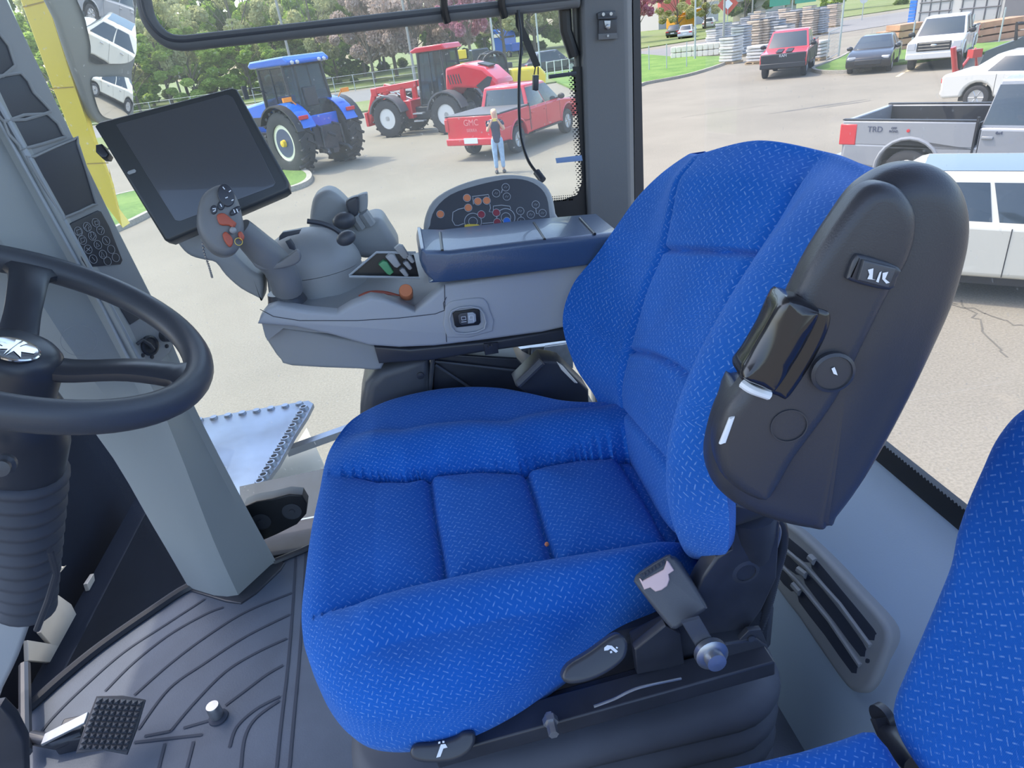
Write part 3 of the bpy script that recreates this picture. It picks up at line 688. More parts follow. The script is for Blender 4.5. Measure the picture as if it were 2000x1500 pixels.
# air grille set in the rear panel
def prof_pt(x, y):   # intersect pixel ray with the swept profile
    best = None
    for (x0, z0), (x1, z1) in zip(prof[:-4], prof[1:-3]):
        n2 = Vector((-(z1-z0), 0, (x1-x0))).normalized(); P0 = V(x0, 0, z0); q = pP(x, y, P0, n2)
        t = ((q-P0).dot(Vector((x1-x0, 0, z1-z0))))/((x1-x0)**2+(z1-z0)**2)
        if -.02 <= t <= 1.02: return q
    return q
gA, gB, gC = prof_pt(1540,1060), prof_pt(1700,1290), prof_pt(1540,1150)
gn = (gB-gA).cross(gC-gA).normalized()
if gn.x > 0: gn = -gn
def Gp(x, y, o=0): return pP(x, y, gA+gn*(o+.012), gn)
gr = thing('air_grille', 'moulded grey air grille with long slots low on the rear panel', 'grille', gB, group=None)
mb = MB(); fr_ = [(1500,1020),(1540,1022),(1600,1075),(1670,1150),(1722,1208),(1735,1240),(1730,1270),(1712,1318),(1695,1345),(1675,1352),(1650,1340),(1600,1270),(1560,1210),(1500,1120)]
mb.slab([Gp(x, y) for x, y in fr_], gn, .03, .008, sm=3, k=5); fo = mb.build('frame', M['grey2'], gr)
slots = [[(1533,1046),(1550,1058),(1578,1082),(1583,1094),(1570,1097),(1528,1062)], [(1590,1095),(1600,1100),(1650,1160),(1706,1228),(1709,1240),(1697,1250),(1640,1175),(1585,1110)],
         [(1526,1075),(1560,1105),(1566,1120),(1554,1122),(1524,1095)], [(1574,1124),(1585,1128),(1630,1180),(1685,1255),(1690,1272),(1680,1282),(1630,1215),(1572,1140)],
         [(1520,1105),(1548,1135),(1556,1148),(1545,1155),(1518,1125)], [(1562,1158),(1573,1160),(1620,1220),(1670,1290),(1674,1305),(1663,1314),(1610,1240),(1560,1175)], [(1691,1286),(1698,1288),(1697,1295),(1690,1294)]]
mb = MB()
for s_ in slots: mb.slab([Gp(x, y, .0004) for x, y in s_], gn, .001, .0003, sm=2)
mb.build('slot_recess', M['groove'], gr, label='dark slot openings')
mb = MB()
for a, b in (((1582,1088),(1592,1098)), ((1560,1112),(1576,1124)), ((1550,1142),(1564,1158))): mb.tube([Gp(*a, .001), Gp(*b, .001)], .006, 8)
for L in ([(1525,1066),(1575,1108),(1640,1180),(1700,1262)], [(1520,1098),(1560,1138),(1620,1212),(1680,1300)]): mb.tube([Gp(x, y, .001) for x, y in L], .0035, 8)
mb.build('slat', M['grey2'], gr)
# roof and upper frames
mb = MB(); mb.box(V(-.40,.80,.78), (2.3,2.2,.10)); struct(mb.build('ceiling', M['grey2'], bevel=.03))
# left (door) side rear pillar and front windscreen
mb = MB(); wsf = smooth_path(front[:6], 4)
secs = [[p+Vector((0,0,.012)), p+Vector((-.05,.04,.75)), p+Vector((-.03,.02,1.7))] for p in wsf]
V_ = [q for s_ in secs for q in s_]; Fs = [(i*3+j, i*3+j+1, (i+1)*3+j+1, (i+1)*3+j) for i in range(len(secs)-1) for j in range(2)]
mb.add(V_, Fs); struct(mb.build('window_3', glass_mat('windscreen glass', dust_haze=.003, refl=.2)))

# ================================================================== A-PILLAR CONSOLE (right front post)
post = thing('corner_console', 'tall grey corner post with storage bins and switch pad beside the steering wheel', 'console', pZ(455,1160,FZ))
Lf = [pZ(370,1150,FZ), pY(300,1030,1.17), pY(185,845,1.12), pY(-60,600,1.0), pY(-330,250,.90), pY(-560,-250,.85)]
Mf = [pZ(455,1168,FZ), pY(405,1060,1.13), pY(330,870,1.10), pY(262,722,1.08), pY(0,238,1.06), pY(-150,-60,1.05)]
Rf = [pZ(541,1100,FZ), pY(478,985,1.20), pY(378,790,1.17), pY(330,655,1.16), pY(92,178,1.15), pY(-20,-60,1.15)]
secs = []
N_ = 5
for i in range(len(Lf)):
    l, m_, r_ = Lf[i], Mf[i], Rf[i]; k1 = (r_.y+.09)/r_.y; b1 = Vector((r_.x*k1-.012, r_.y+.09, r_.z)); k2 = (l.y+.09)/l.y; b2 = Vector((l.x*k2+.01, l.y+.09, l.z))
    mid1 = l.lerp(m_, .55)+Vector((.006,-.010,0)); mid1.z = (l.z+m_.z)/2
    secs.append([l, mid1, m_+Vector((-.012,.004,0)), m_+Vector((.012,.002,0)), r_+Vector((-.012,-.006,0)), r_, b1, b2])
def up_secs(secs, k=4):
    n = len(secs[0]); cols_ = [smooth_path([s_[i] for s_ in secs], k) for i in range(n)]
    return [[c[j] for c in cols_] for j in range(len(cols_[0]))]
mb = MB(); mb.loft(up_secs(secs)); mb.build('post_body', M['post'], post, ang=.5)
mb = MB(); mb.slab([pZ(x, y, FZ+.004) for x, y in ((362,1150),(440,1174),(470,1178),(500,1158),(548,1112),(556,1098),(545,1092),(470,1100))], (0,0,1), .01, .004); mb.build('base_gasket', M['dark2'], post)
# working face of the upper console (plane through crease and right edge)
a_, b_, c_ = pY(262,722,1.08), pY(0,238,1.06), pY(228,440,1.155)
pn = (b_-a_).cross(c_-a_).normalized()
if pn.y > 0: pn = -pn
def W(x, y, o=0): return pP(x, y, a_+pn*(o+.006), pn)
mb = MB(); mb.slab([W(x, y) for x, y in ((0,215),(-160,-60),(-10,-60),(16,0),(228,440),(318,618),(338,645),(343,665),(332,690),(300,722),(276,716),(130,445))], pn, .02, .004, sm=0); fp = mb.build('console_face', M['grey2'], post)
mb = MB(); mb.tube([W(-10,190), W(130,441), W(205,580), W(278,716)], .0045, 10); mb.tube([W(-2,235,-.004), W(120,455,-.004), W(200,600,-.004), W(262,722,-.004)], .0025, 8); mb.build('edge_strip', M['lgrey'], post)
bins = [[(-30,168),(40,142),(66,180),(96,212),(88,222),(6,236)], [(8,238),(92,222),(124,262),(118,270),(48,290),(38,284)], [(58,316),(66,306),(145,272),(152,280),(186,388),(182,400),(128,424),(120,420)], [(-70,80),(-10,55),(30,128),(-30,152)]]  # flat dark panels stand in for the shaded bin recesses
for i, s_ in enumerate(bins):
    mb = MB(); mb.slab([W(x, y, .0015) for x, y in s_], pn, .003, .0008, sm=2); tr = mb.build('storage_bin', M['dark'], post, label='flat dark panel for a shaded bin recess')
    mb = MB(); P = smooth_loop([W(x, y, .0025) for x, y in s_], 2); mb.tube(P, .0022, 6, closed=True); mb.build('bin_rim', M['grey2'], tr)
mb = MB(); mb.slab([W(x, y, .003) for x, y in ((132,444),(138,436),(192,411),(198,413),(214,442),(240,508),(236,516),(170,522),(162,508))], pn, .004, .0012, sm=0); kp = mb.build('switch_pad', M['dark2'], post)
mb = MB()
for x, y in ((153,452),(170,443),(187,435),(161,469),(180,461),(196,450),(172,487),(191,478),(207,470),(182,506),(201,497),(217,487),(210,510),(226,503)):
    ring_on(mb, W(x, y, .0038), pn, .0068, .0006, .0004, 20)
def SK(pts, wd=.0009, o=.0038, cl=True): stroke(mb, [W(x, y, o) for x, y in pts], pn, wd, .0006, closed=cl)
SK([(170,437),(175,444),(172,444),(174,451),(169,452),(167,446),(164,446)]); SK([(181,468),(175,461),(178,461),(176,454),(181,453),(183,459),(186,459)])
SK([(149,450),(157,447),(159,456),(151,459)]); SK([(184,433),(190,431),(192,438),(186,440)]); SK([(157,466),(164,464),(165,471),(158,474)]); SK([(192,448),(200,446),(197,456)], cl=False)
SK([(168,484),(176,490)], cl=False); SK([(168,491),(176,483)], cl=False); SK([(188,474),(194,480),(188,483)]); SK([(204,466),(210,474)], cl=False); SK([(179,502),(185,509)], cl=False); SK([(198,492),(204,501),(198,502)])
mb.build('switch_symbols', M['pale'], kp, flat=True)
mb = MB(); mb.slab([W(x, y, .002) for x, y in ((227,589),(253,583),(276,621),(255,634))], pn, .003, .001); mb.build('blank_cover', M['dark'], post)
mb = MB(); mb.lathe([(.017,0),(.017,.004),(.014,.005),(.012,.002),(.001,.002)], W(291,675,0), pn, 28); so_ = mb.build('power_socket', M['dark2'], post)
mb = MB(); mb.tube([W(268,672,.006), W(278,664,.008), W(292,672,.008), W(300,682,.006)], .003, 8); mb.build('socket_flap', M['dark'], so_)
mb = MB(); mb.lathe([(.011,0),(.011,.012),(.009,.014),(.001,.014)], W(320,655,0), pn, 24); mb.build('rotary_knob', M['dark'], post)
for x, y in ((325,676),(296,697),(278,694)):
    mb = MB(); mb.lathe([(.0035,0),(.0035,.002),(.0005,.0025)], W(x, y, 0), pn, 12); mb.build('fixing_plug', M['dark2'], post)
mb = MB(); n3 = (Lf[3]-Mf[3]).cross(Mf[4]-Mf[3]).normalized(); n3 = -n3 if n3.y > 0 else n3
cc = pY(155,665,1.02); ring_on(mb, pP(155,665,cc,n3), n3, .024, .0006, .0004, 32); mb.build('moulding_ring', M['grey2'], post)

# ================================================================== STEERING WHEEL + COLUMN
WC = V(-.505*.92,.871*.92,-.259*.92); WN = Vector((.678,.038,1)).normalized()
st = thing('steering_wheel', 'black two-piece steering wheel with round chrome badge on its hub', 'steering wheel', WC)
wa = Vector((0,1,0)).cross(WN).normalized(); wb = WN.cross(wa)
def Wp(r, a, h=0): a = math.radians(a); return WC + (wa*math.cos(a)+wb*math.sin(a))*r + WN*h
mb = MB(); mb.tube([Wp(.184, a) for a in range(0, 360, 5)], .0182, 16, closed=True); mb.build('rim', M['dark'], st, ang=3)
hub = pP(32,690,WC-WN*.055+WN*.02,WN)
def spoke(ang, name):
    e = Wp(.177, ang); h0 = hub - WN*.012; d = (e-h0); pts = [h0, h0+d*.3+WN*-.005, h0+d*.65+WN*.004, e]
    mb = MB(); pts = smooth_path(pts, 5); secs = []
    side = d.cross(WN).normalized(); K = len(pts)
    for i, p in enumerate(pts):
        t = i/(K-1); w_ = .019+.004*abs(t-.5)*2 + (.035*max(0, (t-.84)/.16)**2); secs.append([p+side*w_*cx+WN*.009*cy for cx, cy in ((-1,-.5),(-.8,-1),(.8,-1),(1,-.5),(1,.4),(.7,1),(-.7,1),(-1,.4))])
    mb.loft(secs); mb.build(name, M['dark2'], st, ang=.8)
import itertools
def wang(x, y):
    q = pP(x, y, WC, WN)-WC; return math.degrees(math.atan2(q.dot(wb), q.dot(wa)))
for px_ in ((60,515), (365,735)): spoke(wang(*px_), 'spoke')
spoke(wang(60,515)+130, 'spoke')
mb = MB(); mb.lathe([(.050,-.055),(.050,-.01),(.047,.003),(.040,.010),(.030,.0135),(.001,.015)], hub, WN, 40); mb.build('hub', M['dark2'], st, label='glossy black hub cap')
hb = pP(25,684,hub+WN*.013,WN)
mb = MB(); mb.lathe([(.026,0),(.0265,.002),(.025,.003),(.0235,.0025)], hb, WN, 40)
up_ = (wb*1).normalized()
for s_ in (1,-1):   # leaf-shaped emblem strokes
    mb.add([hb+WN*.0032+(wa*x*s_+wb*y)*.001 for x, y in ((1,-20),(3,-6),(14,-15),(9,-3),(20,2),(20,7),(8,3),(3,8),(6,20),(1,22))], [tuple(range(10))])
bd = mb.build('badge', M['chrome'], st, label='round chrome leaf badge')
mb = MB(); mb.lathe([(.0245,.0005),(.001,.0012)], hb, WN, 32); mb.build('badge_ground', M['blueb'], bd)

scn = thing('steering_column', 'dark ribbed steering column shroud under the wheel', 'steering column', V(-.56,.80,-1.0))
base = hub - WN*.05
def colsec(c, rx, ry, n=24): 
    return [c+wa*rx*math.cos(2*PI*i/n)+wb*ry*math.sin(2*PI*i/n) for i in range(n)]
axd = Vector((-.36,.02,-.93)).normalized()
mb = MB(); mb.loft([colsec(base+axd*t, a, b) for t, a, b in ((0,.05,.055),(.02,.062,.064),(.06,.064,.064),(.10,.058,.058),(.12,.054,.056))]); mb.build('upper_shroud', M['dark2'], scn)
mb = MB(); L = []
for i in range(44):
    t = .105+i*.0058; L.append(colsec(base+axd*t, (.058-.0005*i)*(1.08 if i%4 in (1,2) else .95), (.06-.0005*i)*(1.08 if i%4 in (1,2) else .95)))
mb.loft(L); mb.build('ribbed_boot', M['rubber'], scn, ang=2)
mb = MB(); mb.lathe([(.012,0),(.012,.008),(.009,.012),(.009,.02),(.001,.021)], pY(10,905,.70), (.3,-1,.2), 18); mb.build('tilt_knob', M['dark'], scn)
mb = MB(); lo = [(-60,1130),(0,1155),(30,1140),(60,1100),(90,1058),(98,1080),(80,1140),(62,1200),(30,1290),(0,1352),(-30,1420),(-90,1420)]
mb.slab([pY(x, y, .80) for x, y in lo], (0,-1,0), .015, .006, sm=3, k=5); mb.build('lower_cover', M['grey'], scn, label='pale grey lower column cover')
mb = MB(); mb.slab([pY(x, y, .62) for x, y in ((-60,1390),(0,1380),(25,1405),(48,1450),(50,1520),(-60,1520))], (0,-1,0), .015, .004); mb.build('column_foot', M['black'], scn)
mb = MB(); mb.tube([pZ(48,1300,-.97), pZ(50,1470,-.97)], .01, 10); mb.tube([pY(98,1075,.70), pY(110,1120,.72), pY(95,1170,.72), pY(72,1230,.72)], .004, 8); mb.build('cable_loom', M['dark2'], scn)

# ================================================================== PEDAL, FLOOR STUD
pd = thing('foot_pedal', 'steel foot pedal with pyramid tread on the floor mat', 'pedal', pZ(215,1430,FZ))
pq = [pZ(x, y, -.93) for x, y in ((188,1358),(284,1364),(262,1440),(249,1472),(148,1470),(165,1430))]
n_ = Vector((.25,-.25,.93)).normalized(); c_ = pZ(215,1415,-.935)
def Q(x, y, o=0): return pP(x, y, c_+n_*o, n_)
mb = MB(); mb.slab([Q(x, y) for x, y in ((188,1359),(240,1358),(284,1366),(268,1420),(248,1472),(200,1463),(148,1470),(168,1410))], n_, .006, .001); po = mb.build('tread_plate', M['dark'], pd)
mb = MB()
c00, c10, c11, c01 = (190,1362),(281,1368),(249,1466),(153,1464)
def bi(u, v): 
    x = (c00[0]*(1-u)+c10[0]*u)*(1-v)+(c01[0]*(1-u)+c11[0]*u)*v; y = (c00[1]*(1-u)+c10[1]*u)*(1-v)+(c01[1]*(1-u)+c11[1]*u)*v
    return x, y
for i in range(8):
    for j in range(9):
        u0, u1, v0, v1 = i/8+.006, (i+1)/8-.006, j/9+.006, (j+1)/9-.006
        q4 = [Q(*bi(u, v), .0004) for u, v in ((u0,v0),(u1,v0),(u1,v1),(u0,v1))]; ap = Q(*bi((u0+u1)/2, (v0+v1)/2), .0055)
        mb.add(q4+[ap], [(0,1,4),(1,2,4),(2,3,4),(3,0,4)])
mb.build('pyramid_tread', M['dark'], po, flat=True)
mb = MB(); bar(mb, pZ(85,1445,-.965), pZ(170,1402,-.945), .022, .005); mb.build('pedal_arm', M['steel'], pd, bevel=.001)
mb = MB(); mb.box(pZ(160,1430,-.985), (.07,.05,.03)); mb.tube([pZ(60,1440,-.975), pZ(110,1450,-.975), pZ(165,1430,-.975)], .012, 10); mb.build('pedal_base', M['black'], pd, bevel=.003)
fs = thing('floor_stud', 'short round steel stud standing on the floor mat', 'stud', pZ(425,1403,FZ))
mb = MB(); mb.lathe([(.0115,0),(.0115,.028),(.0105,.030),(.001,.030)], pZ(425,1400,FZ), (0,0,1), 24); mb.build('pin', M['steel'], fs)
mb = MB(); mb.lathe([(.017,0),(.0165,.003),(.0125,.004)], pZ(427,1402,FZ), (0,0,1), 24); mb.build('washer', M['groove'], fs)

# ================================================================== RIGHT-HAND CONSOLE
con = thing('operator_console', 'long grey right-hand control console beside the blue seat', 'console', V(-.05,1.05,-.55))
YC = .95
near = [(503,634),(508,618),(520,604),(540,597),(600,608),(657,613),(683,597),(723,581),(750,584),(777,594),(811,609),(832,590),(850,574),(870,556),(1180,513),(1180,545),(1165,628),(1105,640),(1060,650),(950,665),(850,677),(780,680),(720,676),(650,656),(575,640)]
mb = MB(); mb.slab([pY(x, y, YC) for x, y in near], (0,-1,0), .03, .006, k=3); sd = mb.build('side_panel', M['grey'], con)
# deck
def dk(x, y, dz=0): return pZ(x, y, -.325+dz)
mb = MB(); 
z0 = -.33
deck = [pY(503,634,.955), pY(520,604,.955), pY(545,598,.955)] 
prof_n = [(508,625),(540,600),(600,608),(657,613),(683,598),(723,582),(777,595),(811,610),(850,576),(872,558),(1180,515)]
secs = []
for x, y in prof_n:
    a = pY(x, y, .965); top = a.z-.002; far_z = CAMH-.335
    secs.append([Vector((a.x, .968, a.z-.035)), Vector((a.x, .968, top)), Vector((a.x, 1.00, top*.5+far_z*.5+.0)), Vector((a.x, 1.05, far_z)), Vector((a.x, 1.20, far_z)), Vector((a.x, 1.22, far_z-.02)), Vector((a.x, 1.22, a.z-.035))])
mb.loft(secs); mb.build('deck', M['grey2'], con)
# seam lines on the side panel
mb = MB()
for L in ([(508,604),(534,618),(585,626),(697,626),(780,621),(850,613),(868,606)], [(868,556),(869,606),(872,668)], [(868,606),(866,592),(872,580)]):
    stroke(mb, [pY(x, y, YC-.0005) for x, y in L], (0,-1,0), .0011, .0004)
mb.build('panel_seam', M['dark2'], sd, flat=True)
# seat-occupancy rocker housing
mb = MB(); mb.slab([pY(x, y, YC-.003) for x, y in ((868,610),(873,596),(885,588),(935,582),(950,588),(957,605),(962,648),(874,660))], (0,-1,0), .006, .003, sm=2); hz = mb.build('switch_housing', M['grey'], con)
mb = MB(); P = smooth_loop([pY(x, y, YC-.0065) for x, y in ((882,608),(936,602),(946,642),(890,650))], 3); mb.tube(P, .0016, 6, closed=True); mb.build('housing_step', M['grey'], hz)
mb = MB(); mb.slab([pY(x, y, YC-.006) for x, y in ((884,613),(889,609),(932,603),(937,607),(939,630),(935,635),(892,640),(888,636))], (0,-1,0), .004, .001); sw = mb.build('rocker_bezel', M['frit'], con)
mb = MB(); mb.slab([pY(x, y, YC-.009) for x, y in ((895,617),(900,612),(925,609),(930,613),(931,628),(926,632),(902,635),(897,631))], (0,-1,0), .004, .001); mb.build('rocker', M['dark'], sw)
mb = MB(); mb.slab([pY(x, y, YC-.0095) for x, y in ((913,611),(923,610),(929,614),(930,627),(925,631),(914,632))], (0,-1,0), .002, .0005); mb.build('rocker_light_half', M['lgrey'], sw)
mb = MB()
def S2(pts, cl=True, wd=.0008): stroke(mb, [pY(x, y, YC-.0122) for x, y in pts], (0,-1,0), wd, .0003, closed=cl)
S2([(901,619),(909,618),(910,624),(902,625)]); S2([(901,629),(911,628)], False); S2([(916,617),(924,616),(925,628)], False); S2([(916,617),(917,624),(923,623)], False); mb.build('rocker_symbols', M['white'], sw, flat=True)
# lower shroud, rail
mb = MB(); mb.slab([pY(x, y, .985) for x, y in ((512,642),(560,640),(650,656),(740,676),(752,690),(745,722),(700,722),(570,716),(548,704),(530,680))], (0,-1,0), .18, .006, sm=2, k=4); mb.build('lower_shroud', M['grey2'], con)
mb = MB(); mb.slab([pY(x, y, .975) for x, y in ((730,676),(800,680),(950,666),(1105,640),(1180,628),(1180,664),(1100,668),(950,688),(840,706),(740,712))], (0,-1,0), .12, .006); mb.build('under_rail', M['dark2'], con)
mb = MB(); mb.slab([pY(x, y, .972) for x, y in ((945,672),(972,669),(974,690),(948,694))], (0,-1,0), .01, .001); mb.lathe([(.004,0),(.003,.004)], pY(957,676,.962), (0,-1,0), 6); mb.build('rail_clamp', M['black'], con)
ar = thing('cast_bracket', 'bright ribbed metal casting behind the console rail', 'bracket', pY(1040,700,1.15))
mb = MB(); mb.slab([pY(x, y, 1.15) for x, y in ((955,692),(1010,684),(1120,668),(1120,720),(1060,712),(960,706))], (0,-1,0), .02, .003); mb.build('plate', M['steel'], ar)
mb = MB()
for q in ([(1012,684),(1034,680),(1032,700),(1010,698)], [(1038,680),(1062,677),(1058,706),(1036,702)], [(965,690),(990,686),(986,702),(966,702)]): mb.tube([pY(x, y, 1.146) for x, y in q], .003, 6, closed=True)
mb.build('casting_ribs', M['steel'], ar)
# orange arc and knob
mb = MB(); mb.tube(smooth_path([pY(x, y, 1.0) for x, y in ((702,580),(722,572),(750,572),(775,578),(792,584))], 5), .0032, 8); mb.build('slider_arc', M['red'], con, label='orange red slider strip')
mb = MB(); a = pY(793,570,.985); ax_ = Vector((.05,-.75,.55)).normalized(); mb.lathe([(.0095,-.026),(.0105,-.01),(.0105,.006),(.0095,.008),(.001,.008)], a, ax_, 20)
mb.build('slider_knob', M['orange'], con, label='orange round knob')
# joystick gaiter/dome
mb = MB(); dc = V(0,0,0); dc = pY(612,515,1.10)
secs = []
for z, rx, ry in ((-.07,.083,.075),(-.03,.080,.072),(-.005,.076,.07)): secs.append([dc+Vector((rx*math.cos(a), ry*math.sin(a), z)) for a in [2*PI*i/36 for i in range(36)]])
mb.loft(secs); mb.build('dome_base', M['grey2'], con)
mb = MB(); secs = []
for i in range(11):
    t = i/10*PI/2; secs.append([dc+Vector((-.004*math.sin(t)+.078*math.cos(t*.97)*math.cos(a), .071*math.cos(t*.97)*math.sin(a), .062*math.sin(t)-.004)) for a in [2*PI*k/40 for k in range(40)]])
mb.loft(secs); dm = mb.build('dome', M['grey2'], con, ang=1)
mb = MB(); mb.tube(smooth_path([pY(x, y, 1.055) for x, y in ((600,432),(630,437),(655,448),(670,461))], 4), .004, 8); mb.build('lever_slot', M['dark2'], dm)
mb = MB(); c_ = pY(676,465,1.03); mb.ball(c_, (.0155,.012,.011), 18, rot=Matrix.Rotation(-.3, 3, 'Y')); mb.build('paddle_lever', M['dark'], dm)
mb = MB(); mb.slab([pY(x, y, 1.032) for x, y in ((545,462),(552,454),(588,448),(584,457),(562,462),(545,470))], (-.1,-.8,.6), .01, .001); mb.slab([pY(x, y, 1.026) for x, y in ((557,472),(566,468),(574,480),(577,490),(565,486))], (-.1,-.8,.6), .01, .001); mb.build('dome_switch', M['dark'], dm)
# lever cluster
n_ = Vector((-.15,-.9,.4)).normalized()
def blob(pts, Y, T, R, name, m_, parent=con, sm=3, n=(0,-1,0), dome=0, label=None):
    c = sum((pY(x, y, Y) for x, y in pts), Vector())/len(pts); n = Vector(n).normalized()
    mb = MB(); mb.slab([pP(x, y, c, n) for x, y in pts], n, T, R, sm=sm, k=5, dome=dome); return mb.build(name, m_, parent, ang=1, label=label)
blob([(604,435),(607,405),(614,385),(635,373),(655,378),(675,396),(690,415),(700,450),(640,470),(606,460)], 1.16, .06, .012, 'front_cowl', M['grey2'])
blob([(655,440),(690,440),(720,430),(735,427),(748,432),(760,450),(778,480),(774,496),(740,505),(700,505),(670,480)], 1.15, .09, .014, 'lever_housing', M['grey2'])
mb = MB(); mb.ball(pY(672,431,1.12), (.019,.015,.014), 16); mb.build('thumb_lever', M['dark'], con)
for i, (x, y) in enumerate(((689,402), (706,396))):
    blob([(x-14,y-2),(x-9,y-12),(x+8,y-18),(x+12,y-12),(x+11,y+14),(x+2,y+22),(x-6,y+18)], 1.135+.012*i, .02, .004, 'throttle_lever', M['dark' if i == 0 else 'grey2'])
    mb = MB(); mb.tube([pY(x+2,y+18,1.145), pY(x+18,y+42,1.15)], .010, 8); mb.build('lever_stem', M['grey2'], con)
# toggle switch bay
mb = MB(); mb.slab([pY(x, y, 1.02) for x, y in ((683,539),(735,494),(808,498),(818,540),(690,542))], (0,-.55,.83), .01, .001); tb = mb.build('switch_bay', M['frit'], con)
mb = MB(); mb.tube([pY(x, y, 1.015) for x, y in ((682,538),(735,493),(812,493))], .0018, 6); mb.tube([pY(682,540,1.01), pY(760,541,1.01), pY(820,543,1.01)], .002, 6); mb.build('bay_edge', M['lgrey'], tb)
for i, (x, y, m_) in enumerate(((752,522,'green'), (766,508,'grey'), (783,491,'grey2'), (800,505,'grey'), (795,518,'grey'), (788,532,'grey'))):
    s_ = 1 if i < 3 else .62
    blob([(x-13*s_,y-5*s_),(x-4*s_,y-12*s_),(x+4*s_,y-10*s_),(x+17*s_,y+10*s_),(x+10*s_,y+16*s_),(x+4*s_,y+14*s_)], 1.01, .012, .002, 'toggle_switch', M[m_], tb, sm=0, label='green toggle switch' if m_ == 'green' else None)
# padded armrest lid
mb = MB(); Np = [(822,492),(828,486),(878,491),(1210,455),(1206,500),(1186,516),(870,553),(845,548),(830,535),(820,512)]
Pn = [pY(x, y, .925) for x, y in Np]
mb.slab(Pn, (0,-1,0), .135, .010, k=4, sm=2); ld = mb.build('armrest_lid', M['lid'], con, label='black padded armrest lid', ang=1)
for (x0, y0), (x1, y1) in (((864,490),(884,468)), ((1064,470),(1073,440)), ((1162,460),(1167,426))):
    mb = MB(); a_ = pY(x0, y0, .93); b_ = pY(x0, y0, .93)+Vector((.004,.10,0)); zt_ = Pn[2].lerp(Pn[3], (a_.x-Pn[2].x)/(Pn[3].x-Pn[2].x)).z+.0008; a_.z = b_.z = zt_; mb.tube([a_, b_], .0022, 8); mb.build('lid_rib', M['frit'], ld)
# oval touch panel
n_ = Vector((0,-.86,.5)).normalized(); oc = pY(960,400,1.13)
def O(x, y, o=0): return pP(x, y, oc+n_*o, n_)
mb = MB(); mb.slab([O(x, y) for x, y in ((840,500),(828,462),(829,425),(845,390),(880,366),(930,348),(985,339),(1030,342),(1060,354),(1078,378),(1086,415),(1092,470))], n_, .03, .008, sm=3, k=5); ov = mb.build('touch_panel_housing', M['grey2'], con)
mb = MB(); mb.slab([O(x, y, .0008) for x, y in ((845,480),(840,440),(850,408),(880,380),(930,362),(985,350),(1020,350),(1050,362),(1068,385),(1074,425),(1078,470))], n_, .003, .001, sm=3); tp = mb.build('touch_panel', M['dark'], ov)
def zz(x, y): return (750+x*.26667, 300+y*.26667)
mb = MB()
rings = [((608,325),'o'),((617,397),'o'),((687,350),'o'),((752,345),'o'),((413,444),'o'),((713,446),'m'),((823,433),'m'),((830,503),'m'),((900,495),'b'),((822,291),'k'),((891,247),'k'),((899,315),'k'),((998,421),'k'),((1005,493),'k'),((1111,374),'k'),((1075,447),'k'),((1161,436),'k')]
for (x, y), t in rings: ring_on(mb, O(*zz(x, y), .0016), n_, .0068, .0008, .0005, 24)
rr = lambda x, y, r, wd: ring_on(mb, O(*zz(x, y), .0012), n_, r, wd, .0004, 40)
rr(652,498,.0148,.0011); rr(652,498,.0078,.0009); rr(893,468,.0158,.0012); rr(893,468,.0085,.0009)
def SO(pts, wd=.0012): stroke(mb, [O(*zz(x, y), .0012) for x, y in pts], n_, wd, .0004)
SO([(590,398),(545,408),(505,430),(500,490),(520,525),(545,527),(585,512)]); SO([(650,320),(655,372)]); SO([(645,315),(765,300),(770,320)]); SO([(775,370),(780,400),(770,425),(800,430),(800,385),(860,378),(922,386),(928,405)]); SO([(720,512),(802,505)]); SO([(823,462),(826,475)]); SO([(867,262),(860,290)]); SO([(1112,402),(1116,440),(1128,440)]); SO([(1002,452),(1004,464)])
for (x, y), t in rings[9:]: SO([(x-12,y+6),(x-2,y-10),(x+2,y+8),(x+12,y-6)], .0006)
for (x, y), t in rings[:9]: SO([(x-12,y+6),(x-2,y-10),(x+2,y+8),(x+12,y-6)], .0006)
mb.build('panel_outline', M['pale'], tp, flat=True, label='white printed tractor outline and rings')
for (x, y), t in rings[:9]:
    mb = MB(); mb.lathe([(.0062,0),(.0055,.0012),(.0001,.0014)], O(*zz(x, y), .0006), n_, 20); mb.build('touch_button', M[{'o':'orange','m':'maroon','b':'blueb'}[t]], tp, label={'o':'orange round button','m':'dark red round button','b':'blue round button'}[t])
mb = MB(); mb.slab([O(*zz(x, y), .004) for x, y in ((590,522),(612,515),(684,516),(704,524),(706,556),(590,558))], n_, .003, .001); mb.build('yellow_tab', M['yellow'], tp)

# joystick (held up by the console)
js = thing('control_joystick', 'large grey control joystick with round multi-button head', 'joystick', pY(560,575,.99))
neck = smooth_path([pY(561,566,.99), pY(558,550,.985), pY(543,520,.98), pY(508,485,.968), pY(468,446,.955)], 5)
mb = MB(); K = len(neck); mb.tube(neck, [.0225 if i < 14 else .0225-.001*(i-14) for i in range(K)], 18); mb.build('shaft', M['jgrey'], js, ang=1.2)
mb = MB(); mb.slab([pY(x, y, .955) for x, y in ((492,505),(520,515),(545,512),(565,498),(580,488),(588,500),(582,514),(560,523),(520,529),(498,522))], (.1,-.55,.83), .008, .003, sm=3); mb.build('hand_rest', M['jgrey'], js)
mb = MB(); mb.lathe([(.030,0),(.026,.012),(.024,.020)], pY(562,592,1.0), (-.05,0,1), 24); mb.build('joystick_gaiter', M['dark2'], con)
hn = Vector((.38,-.86,.34)).normalized(); hc = pY(437,430,.905)
def H(x, y, o=0): return pP(x, y, hc+hn*o, hn)
